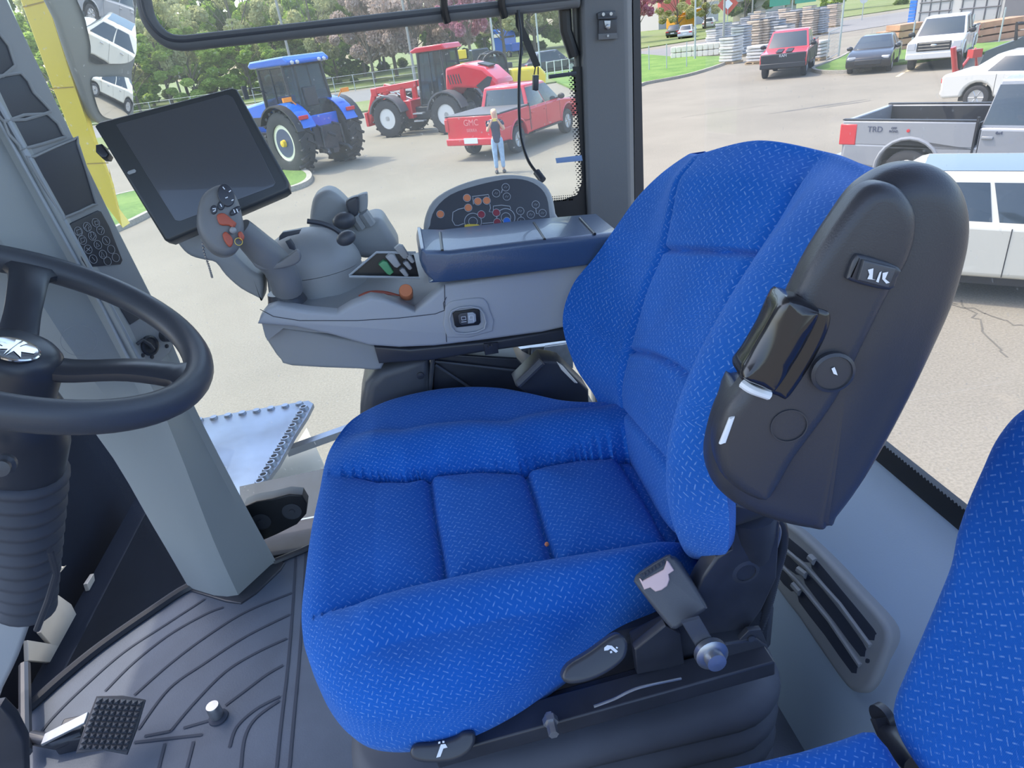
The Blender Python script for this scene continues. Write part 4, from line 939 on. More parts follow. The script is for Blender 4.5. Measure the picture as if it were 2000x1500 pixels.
mb = MB(); mb.slab([H(x, y) for x, y in ((386,425),(390,392),(402,372),(422,360),(438,358),(455,370),(468,393),(475,420),(478,445),(472,475),(460,492),(440,498),(418,490),(400,470),(389,447))], hn, .034, .010, sm=4, k=6, dome=.003); hd = mb.build('head', M['jgrey'], js, ang=1)
def el(x, y, rx, ry, rot, o, T, name, m_, label=None):
    P = []
    for i in range(20):
        a = 2*PI*i/20; ex, ey = rx*math.cos(a), ry*math.sin(a); c, s_ = math.cos(rot), math.sin(rot); P.append(H(x+ex*c-ey*s_, y+ex*s_+ey*c, o))
    mb = MB(); mb.slab(P, hn, T, min(T*.5, .0015)); return mb.build(name, m_, hd, label=label)
el(442,381,16,23,-.35,.0055,.004,'dial_pad',M['dark2'],'glossy black oval thumb pad'); el(418,409,7,9,0,.005,.004,'head_button',M['dark2']); el(432,401,7,9,0,.005,.004,'head_button',M['dark2']); el(460,411,6,13,.9,.005,.004,'head_button',M['dark2'])
mb = MB()
for s_ in ([(435,365),(439,370)],[(447,375),(451,372)],[(440,387),(445,385)],[(452,392),(456,390)],[(415,408),(421,407),(420,412),(416,413)],[(430,398),(433,404)],[(456,409),(459,416)],[(462,408),(465,415)]): stroke(mb, [H(x, y, .0068) for x, y in s_], hn, .0012, .0004)
mb.build('button_print', M['white'], hd, flat=True)
for P in ([(424,420),(438,416),(456,430),(462,436),(456,446),(448,440),(430,438)], [(435,458),(442,452),(454,464),(455,476),(449,482),(440,472)], [(465,454),(472,452),(478,462),(474,470),(468,466)]):
    mb = MB(); mb.slab([H(x, y, .0075) for x, y in P], hn, .006, .002, sm=3); mb.build('red_button', M['red'], hd, label='dull red rocker button')
mb = MB(); mb.ball(H(455,450,.006), .0045, 12); mb.build('mini_stick', M['grey2'], hd)
mb = MB(); ring_on(mb, H(466,472,.007), hn, .005, .0007, .0005, 20); mb.build('ring_mark', M['yellow'], hd)
# bead chain hanging under the head
mb = MB()
P = smooth_path([pY(392,450,.93), pY(398,490,.94), pY(408,520,.945), pY(414,541,.95)], 6)
for p in P: mb.ball(p, .0018, 6)
mb.tube(P, .0006, 5)
ch = mb.build('bead_chain', M['steel'], None); tag(ch, 'thin bead chain hanging below the joystick head', 'chain')

# ================================================================== MONITOR
mon = thing('display_monitor', 'large dark tilted touchscreen monitor on a curved arm', 'monitor', pY(400,470,1.06))
mc = pY(380,320,1.04); mn = Vector((.10,-.90,.42)).normalized()
def Mo(x, y, o=0): return pP(x, y, mc+mn*o, mn)
mb = MB(); mb.slab([Mo(x, y) for x, y in ((184,246),(192,237),(452,170),(462,173),(563,352),(565,368),(556,375),(332,471),(320,468))], mn, .032, .005, k=4); cs = mb.build('casing', M['frame'], mon)
mb = MB(); mb.slab([Mo(x, y, .0006) for x, y in ((226,243),(444,184),(455,190),(538,357),(534,364),(352,432),(342,430))], mn, .002, .0004); mb.build('screen', M['screen'], cs, label='blank dark screen')
mb = MB(); mb.slab([Mo(x, y, .0012) for x, y in ((248,338),(250,334),(262,330),(266,333),(264,337),(252,341))], mn, .002, .0005); mb.build('power_button', M['grey2'], cs)
mb = MB(); mb.slab([Mo(x, y, -.012) for x, y in ((186,282),(198,280),(212,300),(208,308),(198,308),(186,296))], mn, .02, .003); mb.build('side_knob', M['dark2'], mon)
mb = MB(); mb.slab([pY(x, y, 1.07) for x, y in ((345,462),(352,485),(372,502),(400,510),(420,515),(440,540),(470,566),(505,584),(512,586),(512,545),(490,530),(455,495),(430,460),(400,440))], (0,-1,.1), .05, .008, sm=3); mb.build('monitor_arm', M['grey2'], mon)

# ================================================================== RIGHT WINDOW FITTINGS
rail = thing('window_guard_rail', 'dark curved tube rail across the top of the side window', 'rail', pY(700,50,1.36))
mb = MB(); P = smooth_path([pY(x, y, 1.36) for x, y in ((272,-60),(281,0),(292,40),(318,72),(352,84),(420,78),(600,58),(870,28),(1060,8),(1130,0))], 6); mb.tube(P, .0125, 12); mb.build('tube', M['pillar'], rail, ang=2)
mb = MB(); mb.tube([p+Vector((0,-.0115,.003)) for p in P], .0028, 6); mb.build('rail_lip', M['dark'], rail)
for x, y in ((868,20), (980,10)):
    mb = MB(); mb.tube(smooth_path([pY(x-3,y-40,1.335), pY(x,y,1.34), pY(x+6,y+24,1.345)], 4), .007, 8); mb.build('rail_clip', M['frit'], rail)
mb = MB(); mb.slab([pY(x, y, 1.35) for x, y in ((975,-30),(1130,-30),(1130,12),(1060,24),(1000,28),(985,20))], (0,-1,0), .03, .006, sm=0); mb.build('rail_bracket', M['pillar'], rail)
cd_ = thing('hanging_cable', 'thin black cable hanging down the side window to the touch panel', 'cable', pY(1056,346,1.2))
mb = MB(); mb.tube(smooth_path([pY(x, y, Y) for x, y, Y in ((1012,20,1.33),(1018,80,1.32),(1014,150,1.30),(1014,220,1.28),(1018,270,1.25),(1030,310,1.22),(1046,335,1.20),(1054,344,1.18))], 5), .0028, 8); mb.build('cord', M['frit'], cd_)
mb = MB(); mb.cyl(pY(1048,336,1.19), pY(1060,352,1.175), .0065, n=12); mb.build('plug', M['dark2'], cd_)
sp_ = thing('hanging_strap', 'flat black strap with small plug hanging beside the cable', 'strap', pY(1045,175,1.33))
mb = MB(); st_ = [((1006,25),(1022,25)), ((1007,50),(1023,52)), ((1020,78),(1034,74)), ((1034,110),(1046,104)), ((1043,132),(1056,128))]
secs = [[pY(*a, 1.34), pY(*b, 1.34), pY(*b, 1.345), pY(*a, 1.345)] for a, b in st_]; mb.loft(secs); mb.build('webbing', M['frit'], sp_)
mb = MB(); mb.tube([pY(1046,130,1.34), pY(1043,146,1.34)], .0012, 6); mb.tube([pY(1051,130,1.34), pY(1051,146,1.34)], .0012, 6); mb.build('wires', M['frit'], sp_)
mb = MB(); mb.slab([pY(x, y, 1.335) for x, y in ((1042,147),(1053,147),(1052,176),(1048,178),(1041,176))], (0,-1,0), .012, .002); mb.build('plug', M['dark2'], sp_)
mb = MB(); mb.slab([pY(x, y, 1.365) for x, y in ((1085,309),(1136,303),(1138,314),(1087,319))], (0,-1,0), .001, .0003); tg = mb.build('window_tag', M['blueb'], None)
tg.data.materials[0] = mat('pale blue tag', (.18,.28,.50), .5); tag(tg, 'small pale blue tag on the window beside the pillar', 'tag')
mb = MB(); mb.tube([pY(1072,150,1.366), pY(1125,143,1.37)], .004, 6); tg = mb.build('window_stay', M['dark'], None); tag(tg, 'thin dark horizontal stay joining the window edge to the pillar', 'stay')
# ================================================================== OUTDOORS : ground
def gnd(x, y): p = pZ(x, y, -3.6); return Vector((p.x, p.y, 0))
def ground_mat(name, c1, c2, sc1, sc2, spk=None, rough=.9, bump=.3):
    mt = bpy.data.materials.new(name); mt.use_nodes = True; B = NB(mt); b = B.n['Principled BSDF']; tc = B.n.new('ShaderNodeTexCoord'); v = tc.outputs['Object']
    f = B.ramp(B.noise(v, sc1, 5, .6), .35, .65); c = B.mix(f, c1, c2); g = B.noise(v, sc2, 3, .6)
    c = B.mix(B.math('MULTIPLY', B.ramp(g, .45, .75), .35), c, tuple(min(1, x*1.5) for x in c2)); c = B.mix(B.math('MULTIPLY', B.ramp(g, .52, .30), .30), c, tuple(x*.6 for x in c1))
    if spk: c = B.mix(B.math('MULTIPLY', B.ramp(B.noise(v, .7, 6, .7), .62, .74), .6), c, spk)
    B.l.new(c, b.inputs['Base Color']); b.inputs['Roughness'].default_value = rough; b.inputs['Specular IOR Level'].default_value = .2
    B.l.new(B.bump(g, bump, .02), b.inputs['Normal']); return mt
ASPH = ground_mat('asphalt', (.205,.187,.15), (.25,.228,.182), .25, 38, (.30,.265,.20))
GRASS = ground_mat('lawn', (.085,.17,.035), (.16,.25,.06), .5, 12, (.25,.27,.12))
VERGE = ground_mat('verge grass', (.13,.18,.05), (.20,.22,.10), .1, 4, (.26,.24,.14))
CONC = ground_mat('concrete kerb', (.32,.30,.25), (.38,.35,.30), 1, 20)
ROAD = ground_mat('road asphalt', (.19,.185,.18), (.22,.215,.205), .1, 20)
mb = MB(); mb.add([(-160,-60,0),(220,-60,0),(220,420,0),(-160,420,0)], [(0,1,2,3)]); g = mb.build('floor', ASPH, None, loc=(0,0,0), flat=True, fix=False); struct(g); g.name = 'ground'
def patch(pts, z, m_, name, thick=.12, sm=0):
    P = [Vector((p.x, p.y, z)) for p in pts]; P = smooth_loop(P, sm) if sm else P
    mb = MB(); mb.prism(P, (0,0,-thick)); return struct(mb.build(name, m_, flat=True))
def kerb(pts, wd=.16, h=.15, name='trim_8', sm=4):
    P = smooth_path([Vector((p.x, p.y, 0)) for p in pts], sm); L, R2 = [], []
    for i, p in enumerate(P):
        d = (P[min(i+1, len(P)-1)]-P[max(i-1, 0)]).normalized(); s_ = Vector((-d.y, d.x, 0))*wd/2; L.append(p+s_); R2.append(p-s_)
    mb = MB(); mb.loft([[a, b, b+Vector((0,0,h)), a+Vector((0,0,h))] for a, b in zip(L, R2)]); return struct(mb.build(name, CONC))
# little island with grass near the tractor
isl = [gnd(*q) for q in ((330,410),(300,418),(240,447),(160,470),(100,420),(200,395),(300,372),(420,352),(520,340),(580,336),(600,342),(606,352),(595,364),(560,376),(500,388),(420,398))]
patch(isl, .14, GRASS, 'ground_grass', .13, 2); kerb(isl+[isl[0]], .18, .15)
# right-hand lawn with the fence, and its kerb
ra = [gnd(*q) for q in ((1150,190),(1240,170),(1262,163),(1340,149),(1400,131),(1425,118),(1440,112),(1320,114),(1255,108),(1150,118),(1080,124),(1060,150))]
patch(ra, .12, GRASS, 'ground_grass', .11, 0); kerb([gnd(*q) for q in ((1100,196),(1240,171),(1262,165),(1340,150),(1400,132),(1428,120),(1445,112))])
rb = [gnd(*q) for q in ((1590,138),(1600,134),(1640,118),(1665,104),(1700,100),(1745,94),(1790,96),(1860,92),(1930,88),(2040,80),(2040,100),(1900,108),(1790,124),(1750,128),(1700,134),(1650,141),(1610,142))]
patch(rb, .12, GRASS, 'ground_grass', .11, 0); kerb([gnd(*q) for q in ((1700,137),(1660,143),(1612,144),(1590,140),(1594,134),(1640,116),(1664,102))])
# long road beyond, far verge
patch([Vector(q+(0,)) for q in ((-140,60),(14,55),(60,66),(120,84),(120,98),(60,84),(20,74),(-140,78))], .03, ROAD, 'ground_road', .02)
patch([Vector(q+(0,)) for q in ((-140,80),(16,78),(56,90),(120,104),(220,150),(220,400),(-160,400),(-160,80))], .10, VERGE, 'ground_verge', .09)
patch([Vector(q+(0,)) for q in ((-140,44),(-6,47),(12,50),(22,54),(20,57),(-140,58))], .10, VERGE, 'ground_verge', .09)
# oil stains and patched repairs on the asphalt
stm = mat('dark oil stain', (.13,.12,.10), .8, noise=.4, nscale=3)
mb = MB()
for cx_, cy_, a_, b_ in ((1600,208,1.6,.14),(1650,204,.9,.10)):
    g0 = gnd(cx_, cy_); mb.add([g0+Vector((a_*math.cos(t*PI/9)*(1+.25*math.sin(t*2.3)), b_*math.sin(t*PI/9)*(1+.3*math.cos(t*1.7)), .003)) for t in range(18)], [tuple(range(18))])
struct(mb.build('ground_stain', stm, flat=True))
mb = MB(); rc_ = random.Random(3)
for x0, y0, x1, y1 in ((1840,585,2000,640),(1880,590,1960,700),(780,240,840,225),(1330,230,1500,205)):
    a_, b_ = gnd(x0, y0), gnd(x1, y1); P = [a_.lerp(b_, i/14)+Vector((rc_.uniform(-.06,.06), rc_.uniform(-.06,.06), .003)) for i in range(15)]; stroke(mb, P, (0,0,1), .02, .001)
struct(mb.build('ground_crack', stm, flat=True))
# parking lines
mb = MB()
for a, b, w_ in (((1765,142),(1752,150),.12), ((1795,128),(1770,140),.12)): stroke(mb, [gnd(*a)+Vector((0,0,.004)), gnd(*b)+Vector((0,0,.004))], (0,0,1), w_*1.2, .002)
lm = mat('worn line paint', (.62,.52,.33), .8); struct(mb.build('ground_marking', lm, flat=True))

# ================================================================== vehicles
PT = lambda n, c, r=.22: mat(n, c, r, coat=.5)
TYRE = mat('tyre rubber', (.035,.035,.038), .8, noise=.3, nscale=6); RIMM = mat('alloy rim', (.45,.46,.48), .3, .7)
CGL = mat('dark vehicle glass', (.03,.045,.06), .08, coat=.3); BLK = mat('black exterior plastic', (.02,.02,.023), .5)
HL = mat('headlight lens', (.55,.57,.6), .1, .3); TL = mat('tail light lens', (.55,.03,.04), .25); PLATE = mat('number plate', (.75,.76,.78), .5); CHR = mat('exterior chrome', (.6,.6,.6), .15, 1)
def vroot(name, label, cat, p, d, group=None):
    return thing(name, label, cat, (p[0], p[1], 0), math.atan2(d[1], d[0]), group, local=True)
def wheel(root, x, y, r, w_, rimr=.6, rm=None, hubm=None, lug=0, name='wheel', spokes=6):
    s_ = 1 if y > 0 else -1
    mb = MB(); a = w_/2
    mb.lathe([(r*rimr,-a*.9),(r*.86,-a),(r*.97,-a*.85),(r,-a*.5),(r,a*.5),(r*.97,a*.85),(r*.86,a),(r*rimr,a*.9)], (x,y,r), (0,1,0), 36, closed=True)
    if lug:
        for k in range(lug):
            for sd in (1,-1):
                t = 2*PI*(k+.5*(sd > 0))/lug; R = Matrix.Rotation(t, 3, 'Y')@Matrix.Rotation(sd*.6, 3, 'X')
                c = Vector((x,y,r)) + Matrix.Rotation(t, 3, 'Y') @ Vector((0, sd*a*.48, r*1.0)); mb.box(c, (r*.075, a*1.15, r*.09), Matrix.Rotation(t, 3, 'Y')@Matrix.Rotation(sd*.55, 3, 'Z'))
    wo_ = mb.build(name, TYRE, root)
    mb = MB(); o_ = y+s_*a*.75
    mb.lathe([(r*rimr, .0),(r*rimr*.93, .02*s_),(r*rimr*.88, -.06*s_),(r*rimr*.5, -.12*s_),(r*.16, -.08*s_),(r*.14, .0),(.005, .0)], (x,o_,r), (0,1,0), 28)
    if spokes:
        for k in range(spokes):
            t = 2*PI*k/spokes; v_ = Vector((math.cos(t), 0, math.sin(t))); mb.tube([Vector((x,o_-.01*s_,r))+v_*r*.12, Vector((x,o_,r))+v_*r*rimr*.92], r*.05, 6)
    mb.build('rim', rm or RIMM, wo_)
    return wo_
def quadin(q, u0, u1, v0, v1, off):
    """inset window on the quad q (a,b,c,d : bottom-left, bottom-right, top-right, top-left)"""
    a, b, c, d = [Vector(p) for p in q]; n = (b-a).cross(d-a).normalized()
    f = lambda u, v: (a*(1-u)+b*u)*(1-v) + (d*(1-u)+c*u)*v + n*off
    return [f(u0,v0), f(u1,v0), f(u1,v1), f(u0,v1)], n
def cabin(root, xb0, xb1, wb_, zb, xt0, xt1, wt, zt, m_, splits=(0,.5,1), rearglass=True, gm=None):
    gm = gm or CGL
    B_ = [Vector((xb1,wb_,zb)), Vector((xb0,wb_,zb)), Vector((xb0,-wb_,zb)), Vector((xb1,-wb_,zb))]; T = [Vector((xt1,wt,zt)), Vector((xt0,wt,zt)), Vector((xt0,-wt,zt)), Vector((xt1,-wt,zt))]
    mb = MB(); mid = [b.lerp(t, .93)+Vector((0,0,.0)) for b, t in zip(B_, T)]; cen = Vector(((xt0+xt1)/2, 0, zt+.04))
    mb.loft([B_, T, [cen + (t-cen)*.86 + Vector((0,0,.035)) for t in T]]); c = mb.build('cabin', m_, root, bevel=.03)
    def win(q, u0, u1, v0, v1, nm='window'):
        P, n = quadin(q, u0, u1, v0, v1, .006); mb = MB(); mb.slab(P, n, .012, .003); mb.build(nm, gm, c)
    F_q = (B_[3], B_[0], T[0], T[3]); R_q = (B_[1], B_[2], T[2], T[1]); L_q = (B_[0], B_[1], T[1], T[0]); Ri = (B_[2], B_[3], T[3], T[2])
    win(F_q, .05, .95, .06, .93, 'windscreen')
    if rearglass: win(R_q, .08, .92, .15, .9, 'rear_window')
    for q, fl_ in ((L_q, 0), (Ri, 1)):
        for a, b in zip(splits[:-1], splits[1:]):
            a_, b_ = (1-b, 1-a) if fl_ else (a, b); win(q, a_+.012, b_-.012, .08, .9)
    return c
def prof_body(root, prof, W, m_, name='body', bevel=.05):
    mb = MB(); mb.prism([Vector((x, -W/2, z)) for x, z in prof], (0, W, 0)); return mb.build(name, m_, root, bevel=bevel, seg=3)
def arch(cx, r, z0, n=9): return [(cx+r*math.cos(PI*i/n), z0+r*math.sin(PI*i/n)) for i in range(n+1)]
def mirrors(root, x, y, z, m_):
    for s_ in (1,-1):
        mb = MB(); mb.ball((x, s_*(y+.12), z), (.07,.14,.10), 12); mb.tube([(x,s_*(y-.05),z-.06),(x,s_*(y+.08),z-.03)], .03, 6); mb.build('wing_mirror', m_, root)
def pickup(root, m_, L=5.8, W=1.98, H=1.93, lower=None, grille='wide', bed_open=True, cover=False, wr=.40, black_front=False, hoodmark=False):
    z0, zb = .52, 1.22; xf = L/2; xr = -L/2; fa, rx = xf-.98, xr+1.25
    lo = [(xr, z0+.05)] + [(xr+.02, .62)] 
    bottom = [(xr+.05,.55)] + arch(rx, wr+.10, .50)[::-1] + arch(fa, wr+.10, .50)[::-1] + [(xf-.06,.5)]
    cabx0, cabx1 = -.85, 1.35
    prof = bottom + [(xf,.62),(xf-.01,1.0),(xf-.12,1.13),(cabx1+.35,1.24),(cabx1,1.26),(cabx0,1.26),(cabx0,.95),(xr+.05,.95),(xr+.03,.6)]
    prof_body(root, prof, W, m_)
    c = cabin(root, cabx0, cabx1+.15, W/2-.04, 1.24, cabx0+.12, .62, W/2-.22, H, m_)
    # bed
    mb = MB()
    for s_ in (1,-1): mb.box(((xr+cabx0-.03)/2, s_*(W/2-.06), 1.13), (cabx0-.03-xr, .12, .44))
    bd = mb.build('bed_side', m_, root, bevel=.03)
    mb = MB(); mb.box((xr+.05,0,1.02), (.09, W-.12, .66)); tg_ = mb.build('tailgate', m_, root, bevel=.02)
    mb = MB(); mb.box(((xr+cabx0)/2,0,.98), (cabx0-xr-.1, W-.22, .06))
    for s_ in (1,-1): mb.box(((xr+cabx0)/2, s_*(W/2-.13), 1.14), (cabx0-xr-.12, .03, .36)); mb.box(((xr+cabx0-.03)/2, s_*(W/2-.06), 1.362), (cabx0-xr-.03, .11, .02))
    mb.box((cabx0-.04,0,1.14),(.03,W-.25,.36)); mb.build('bed_liner', BLK, root)
    if cover: mb = MB(); mb.box(((xr+cabx0)/2,0,1.375), (cabx0-xr-.06, W-.06, .04)); mb.build('bed_cover', mat('grey tonneau vinyl', (.10,.10,.11), .6), root, bevel=.01)
    # fronts
    mb = MB(); mb.box((xf-.01,0,.95), (.06, W*.62, .36)); gr_ = mb.build('grille', BLK if not black_front else BLK, root, bevel=.03)
    mb = MB()
    for z in (.86,.98,1.09) if grille == 'wide' else (.95,): mb.box((xf+.025,0,z), (.02, W*.56, .035))
    mb.build('grille_bar', CHR if not black_front else mat('grey bar', (.12,.12,.13), .4), gr_)
    for s_ in (1,-1):
        mb = MB(); mb.box((xf-.05, s_*W*.41, .98), (.14, W*.15, .26)); mb.build('headlight', HL if not black_front else BLK, root, bevel=.02)
        mb = MB(); mb.box((xr+.13, s_*(W/2-.055), 1.10), (.32, .13, .38)); mb.build('tail_light', TL, root, bevel=.02)
    mb = MB(); mb.box((xf+.02,0,.60), (.16, W-.04, .24)); mb.build('front_bumper', lower or m_, root, bevel=.04)
    mb = MB(); mb.box((xr-.04,0,.60), (.18, W-.06, .22)); rb_ = mb.build('rear_bumper', lower or m_, root, bevel=.04)
    mb = MB(); mb.box((xr-.135,0,.64), (.02,.52,.17)); mb.build('number_plate', PLATE, rb_)
    for x in (fa, rx):
        for s_ in (1,-1): wheel(root, x, s_*(W/2-.15), wr, .27)
    mb = MB(); mb.box((0,0,.52), (L-.9, W-.35, .22)); mb.build('underbody', BLK, root)
    for cx_ in (fa, rx):
        for s_ in (1,-1):
            mb = MB(); mb.tube([(cx_+(wr+.13)*math.cos(PI*i/12), s_*(W/2-.005), .50+(wr+.13)*math.sin(PI*i/12)) for i in range(13)], .035, 8); mb.build('arch_flare', m_ if not black_front else BLK, root)
    mb = MB()
    for s_ in (1,-1): mb.box((.25, s_*(W/2), .50), (2.0,.14,.05))
    mb.build('side_step', BLK, root)
    mirrors(root, cabx1-.1, W/2, 1.36, BLK)
    mb = MB()
    for s_ in (1,-1):
        for x in (.45,-.45): mb.box((x-.25, s_*(W/2+.012), 1.10), (.17,.03,.045))
    mb.build('door_handle', m_ if not black_front else BLK, root, bevel=.01)
    mb = MB()
    for s_ in (1,-1):
        for x in (1.33,.28,-.82): mb.box((x, s_*(W/2+.001), .92), (.012,.004,.62))
        mb.box((cabx0-.04, s_*(W/2-.02), 1.0), (.035,.05,.85))
    mb.build('door_seam', BLK, root)
    return xf, xr
def sedan(root, m_, L=4.7, W=1.82, H=1.45, dark_front=False):
    xf, xr = L/2, -L/2; fa, rx = xf-.9, xr+1.0; wr = .33
    prof = [(xr+.08,.30)] + arch(rx, wr+.07, .34)[::-1] + arch(fa, wr+.07, .34)[::-1] + [(xf-.08,.26),(xf,.42),(xf-.02,.66),(xf-.20,.78),(xf-.75,.90),(xf-1.25,.97),(xr+.95,1.02),(xr+.10,.98),(xr-.0,.88),(xr+.02,.55),(xr-.02,.45)]
    prof_body(root, prof, W, m_, bevel=.09)
    cabin(root, xr+.55, xf-1.15, W/2-.07, .95, xr+1.25, xf-2.0, W/2-.27, H-.04, m_, splits=(.06,.46,.84))
    mb = MB(); mb.box((xf-.02,0,.50), (.08, W*.6,.22)); gr_ = mb.build('grille', BLK, root, bevel=.03)
    for s_ in (1,-1):
        mb = MB(); mb.box((xf-.13, s_*W*.38, .68), (.24, W*.17,.12), Matrix.Rotation(-s_*.3,3,'Z')); mb.build('headlight', HL, root, bevel=.03)
        mb = MB(); mb.box((xr+.08, s_*W*.38, .80), (.16, W*.22,.15)); mb.build('tail_light', TL, root, bevel=.03)
    mb = MB(); mb.box((xr-.01,0,.62), (.03,.50,.14)); mb.build('number_plate', PLATE, root)
    for x in (fa, rx):
        for s_ in (1,-1): wheel(root, x, s_*(W/2-.11), wr, .22, .66)
    mb = MB(); mb.box((0,0,.32), (L-1.0, W-.3, .2)); mb.build('underbody', BLK, root)
    mirrors(root, xf-1.45, W/2-.05, 1.0, m_)
    mb = MB()
    for s_ in (1,-1):
        for x in (.35,-.65): mb.box((x, s_*(W/2+.008), .84), (.17,.03,.035))
    mb.build('door_handle', CHR, root, bevel=.008)
    mb = MB()
    for s_ in (1,-1):
        for x in (.95,-.02,-.98): mb.box((x, s_*(W/2+.001), .66), (.010,.004,.58))
    mb.build('door_seam', BLK, root)
def at_center(p, d, back):   # centre of a vehicle whose given corner/axle point is p
    d = Vector((d[0], d[1], 0)).normalized(); return Vector((p[0], p[1], 0)) + d*back

# red pickup with tonneau cover (rear towards us)
PRED = PT('bright red paint', (.62,.012,.03)); d = Vector((.64,.77,0)).normalized(); rc = Vector((2.92,23.45,0))
t = vroot('pickup_truck', 'bright red pickup with grey bed cover parked tail towards the cab', 'truck', rc+d*1.75, d); xf, xr = pickup(t, PRED, L=5.9, W=2.02, H=1.95, cover=True, wr=.42)
def text(s, size, m_, parent, loc, rot, name='lettering', ext=.004):
    cu = bpy.data.curves.new(name, 'FONT'); cu.body = s; cu.size = size; cu.extrude = ext; cu.align_x = 'CENTER'; cu.align_y = 'CENTER'
    o = bpy.data.objects.new(name, cu); col.objects.link(o); dg = bpy.context.evaluated_depsgraph_get(); me = bpy.data.meshes.new_from_object(o.evaluated_get(dg)); bpy.data.objects.remove(o)
    me.materials.clear(); me.materials.append(m_); q = bpy.data.objects.new(name, me); col.objects.link(q); q.parent = parent; q.location = loc; q.rotation_euler = rot; return q
GMK = mat('dull red lettering', (.75,.25,.25), .4)
text('GMC', .26, GMK, t, (xr-.0,0,1.16), (PI/2,0,-PI/2)); text('SIERRA', .13, GMK, t, (xr-.0,0,.93), (PI/2,0,-PI/2))
# pickup in the middle distance, red and black
d = Vector((-.85,-.52,0)).normalized(); rc = (gnd(1492,150)+gnd(1573,150))/2
t = vroot('pickup_truck', 'red pickup with black front and side seen beside the stone pallets', 'truck', rc-Vector((-.59,-.81,0))*2.0, Vector((-.59,-.81,0))); xf, xr = pickup(t, PT('crimson paint', (.60,.03,.05)), L=5.9, W=2.1, H=1.97, lower=BLK, black_front=True, wr=.45)
mb = MB()
for s_ in (1,-1): mb.box((xf-.65, s_*.22, 1.215), (1.1,.28,.012), Matrix.Rotation(.075,3,'Y'))
mb.build('bonnet_stripe', BLK, t); text('RAM', .17, mat('pale lettering', (.6,.6,.62), .4), t, (xf+.045,0,1.02), (PI/2,0,PI/2))
mb = MB(); mb.box((xf-.03,0,.82), (.14,2.02,.62)); mb.build('black_nose', BLK, t, bevel=.06)
mb = MB()
for s_ in (1,-1): mb.box((-.2, s_*1.052, .86), (4.9,.02,.56))
mb.build('black_side_panel', BLK, t)
# black sedan, white pickup
t = vroot('sedan', 'black sedan parked between red and white pickups', 'car', (gnd(1662,143)+gnd(1732,141))/2-Vector((-.66,-.75,0))*1.6, Vector((-.66,-.75,0))); sedan(t, PT('black paint', (.012,.014,.02)))
t = vroot('pickup_truck', 'white pickup facing the camera in front of the lumber piles', 'truck', (gnd(1784,134)+gnd(1864,133))/2-Vector((-.72,-.69,0))*1.95, Vector((-.72,-.69,0))); WP = PT('white paint', (.60,.60,.58)); xf, xr = pickup(t, WP, L=5.8, W=2.03, H=1.95)
mb = MB(); mb.ball((xf+.05,0,.99), (.02,.12,.05), 12); mb.build('oval_badge', CHR, t)
# white sedan (rear left corner seen) and the silver pickup, and the near pale sedan
t = vroot('sedan', 'white sedan seen from behind between silver pickup and white pickup', 'car', Vector((17.9,17.7,0)), Vector((.50,-.87,0))); sedan(t, PT('pearl white paint', (.60,.585,.54)), L=4.8, W=1.86, H=1.46)
SIL = PT('silver paint', (.25,.26,.28), .3)
dT = Vector((.52,-.855,0)).normalized()
cT = Vector((8.50,12.20,0)) + dT*2.85 + Vector((.855,.52,0))*.95
t = vroot('pickup_truck', 'silver pickup with open black-lined bed and red tail light at right', 'truck', cT, dT); xf, xr = pickup(t, SIL, L=6.3, W=2.06, H=1.97, wr=.43)
DK = mat('dark decal', (.06,.07,.12), .5)
text('TRD', .14, DK, t, (xr+.62,-1.036,1.20), (PI/2,0,0)); text('OFF\nROAD', .055, DK, t, (xr+.95,-1.036,1.20), (PI/2,0,0)); text('4x4', .07, DK, t, (-.55,-1.036,1.18), (PI/2,0,0))
mb = MB(); mb.lathe([(.028,0),(.028,.01),(.001,.012)], (xr+1.2,-1.034,1.19), (0,-1,0), 16); mb.build('fuel_mark', TL, t)
dN = Vector((.73,-.68,0)).normalized()
cN = Vector((6.22,6.89,0)) + dN*.55 + Vector((.68,.73,0))*.92
t = vroot('sedan', 'cream white sedan nearest the cab, roof and doors at right', 'car', cN, dN); sedan(t, PT('cream white paint', (.56,.54,.47)), L=4.8, W=1.84, H=1.50)
mb = MB(); mb.box((-.42,0,1.502), (1.25,1.0,.012)); mb.build('glass_roof', CGL, t, bevel=.004)
# dark SUV and blue lorry on the far road
d = Vector((-.9,.1,0)); t = vroot('suv', 'dark grey sport utility vehicle on the road beyond the fence', 'car', (13.4,62,0), Vector((1,.15,0))); sedan(t, PT('graphite paint', (.05,.055,.07)), L=4.9, W=1.95, H=1.75)
t = vroot('lorry_tractor', 'blue lorry cab with white logo on the far road', 'truck', gnd(990,113), Vector((.5,-1,0)))
BLP = PT('lorry blue paint', (.02,.12,.55))
mb = MB(); mb.prism([(-1.1,-1.25,.9),(1.1,-1.25,.9),(1.1,-1.25,2.6),(.9,-1.25,3.6),(-1.1,-1.25,4.0)], (0,2.5,0)); cb_ = mb.build('cab', BLP, t, bevel=.08)
mb = MB(); mb.box((1.06,0,2.55), (.06,2.0,.75)); mb.build('windscreen', CGL, t); mb = MB(); mb.box((-.2,-1.27,3.1), (1.5,.03,.45)); mb.build('white_sign', PLATE, t)
mb = MB(); mb.box((2.0,0,1.35), (1.9,2.0,1.1)); mb.build('bonnet', BLP, t, bevel=.1); mb = MB(); mb.box((-3,0,1.0), (3.6,2.2,.5)); mb.build('chassis', BLK, t)
for x in (2.2,-2.6,-3.9):
    for s_ in (1,-1): wheel(t, x, s_*1.05, .5, .3)
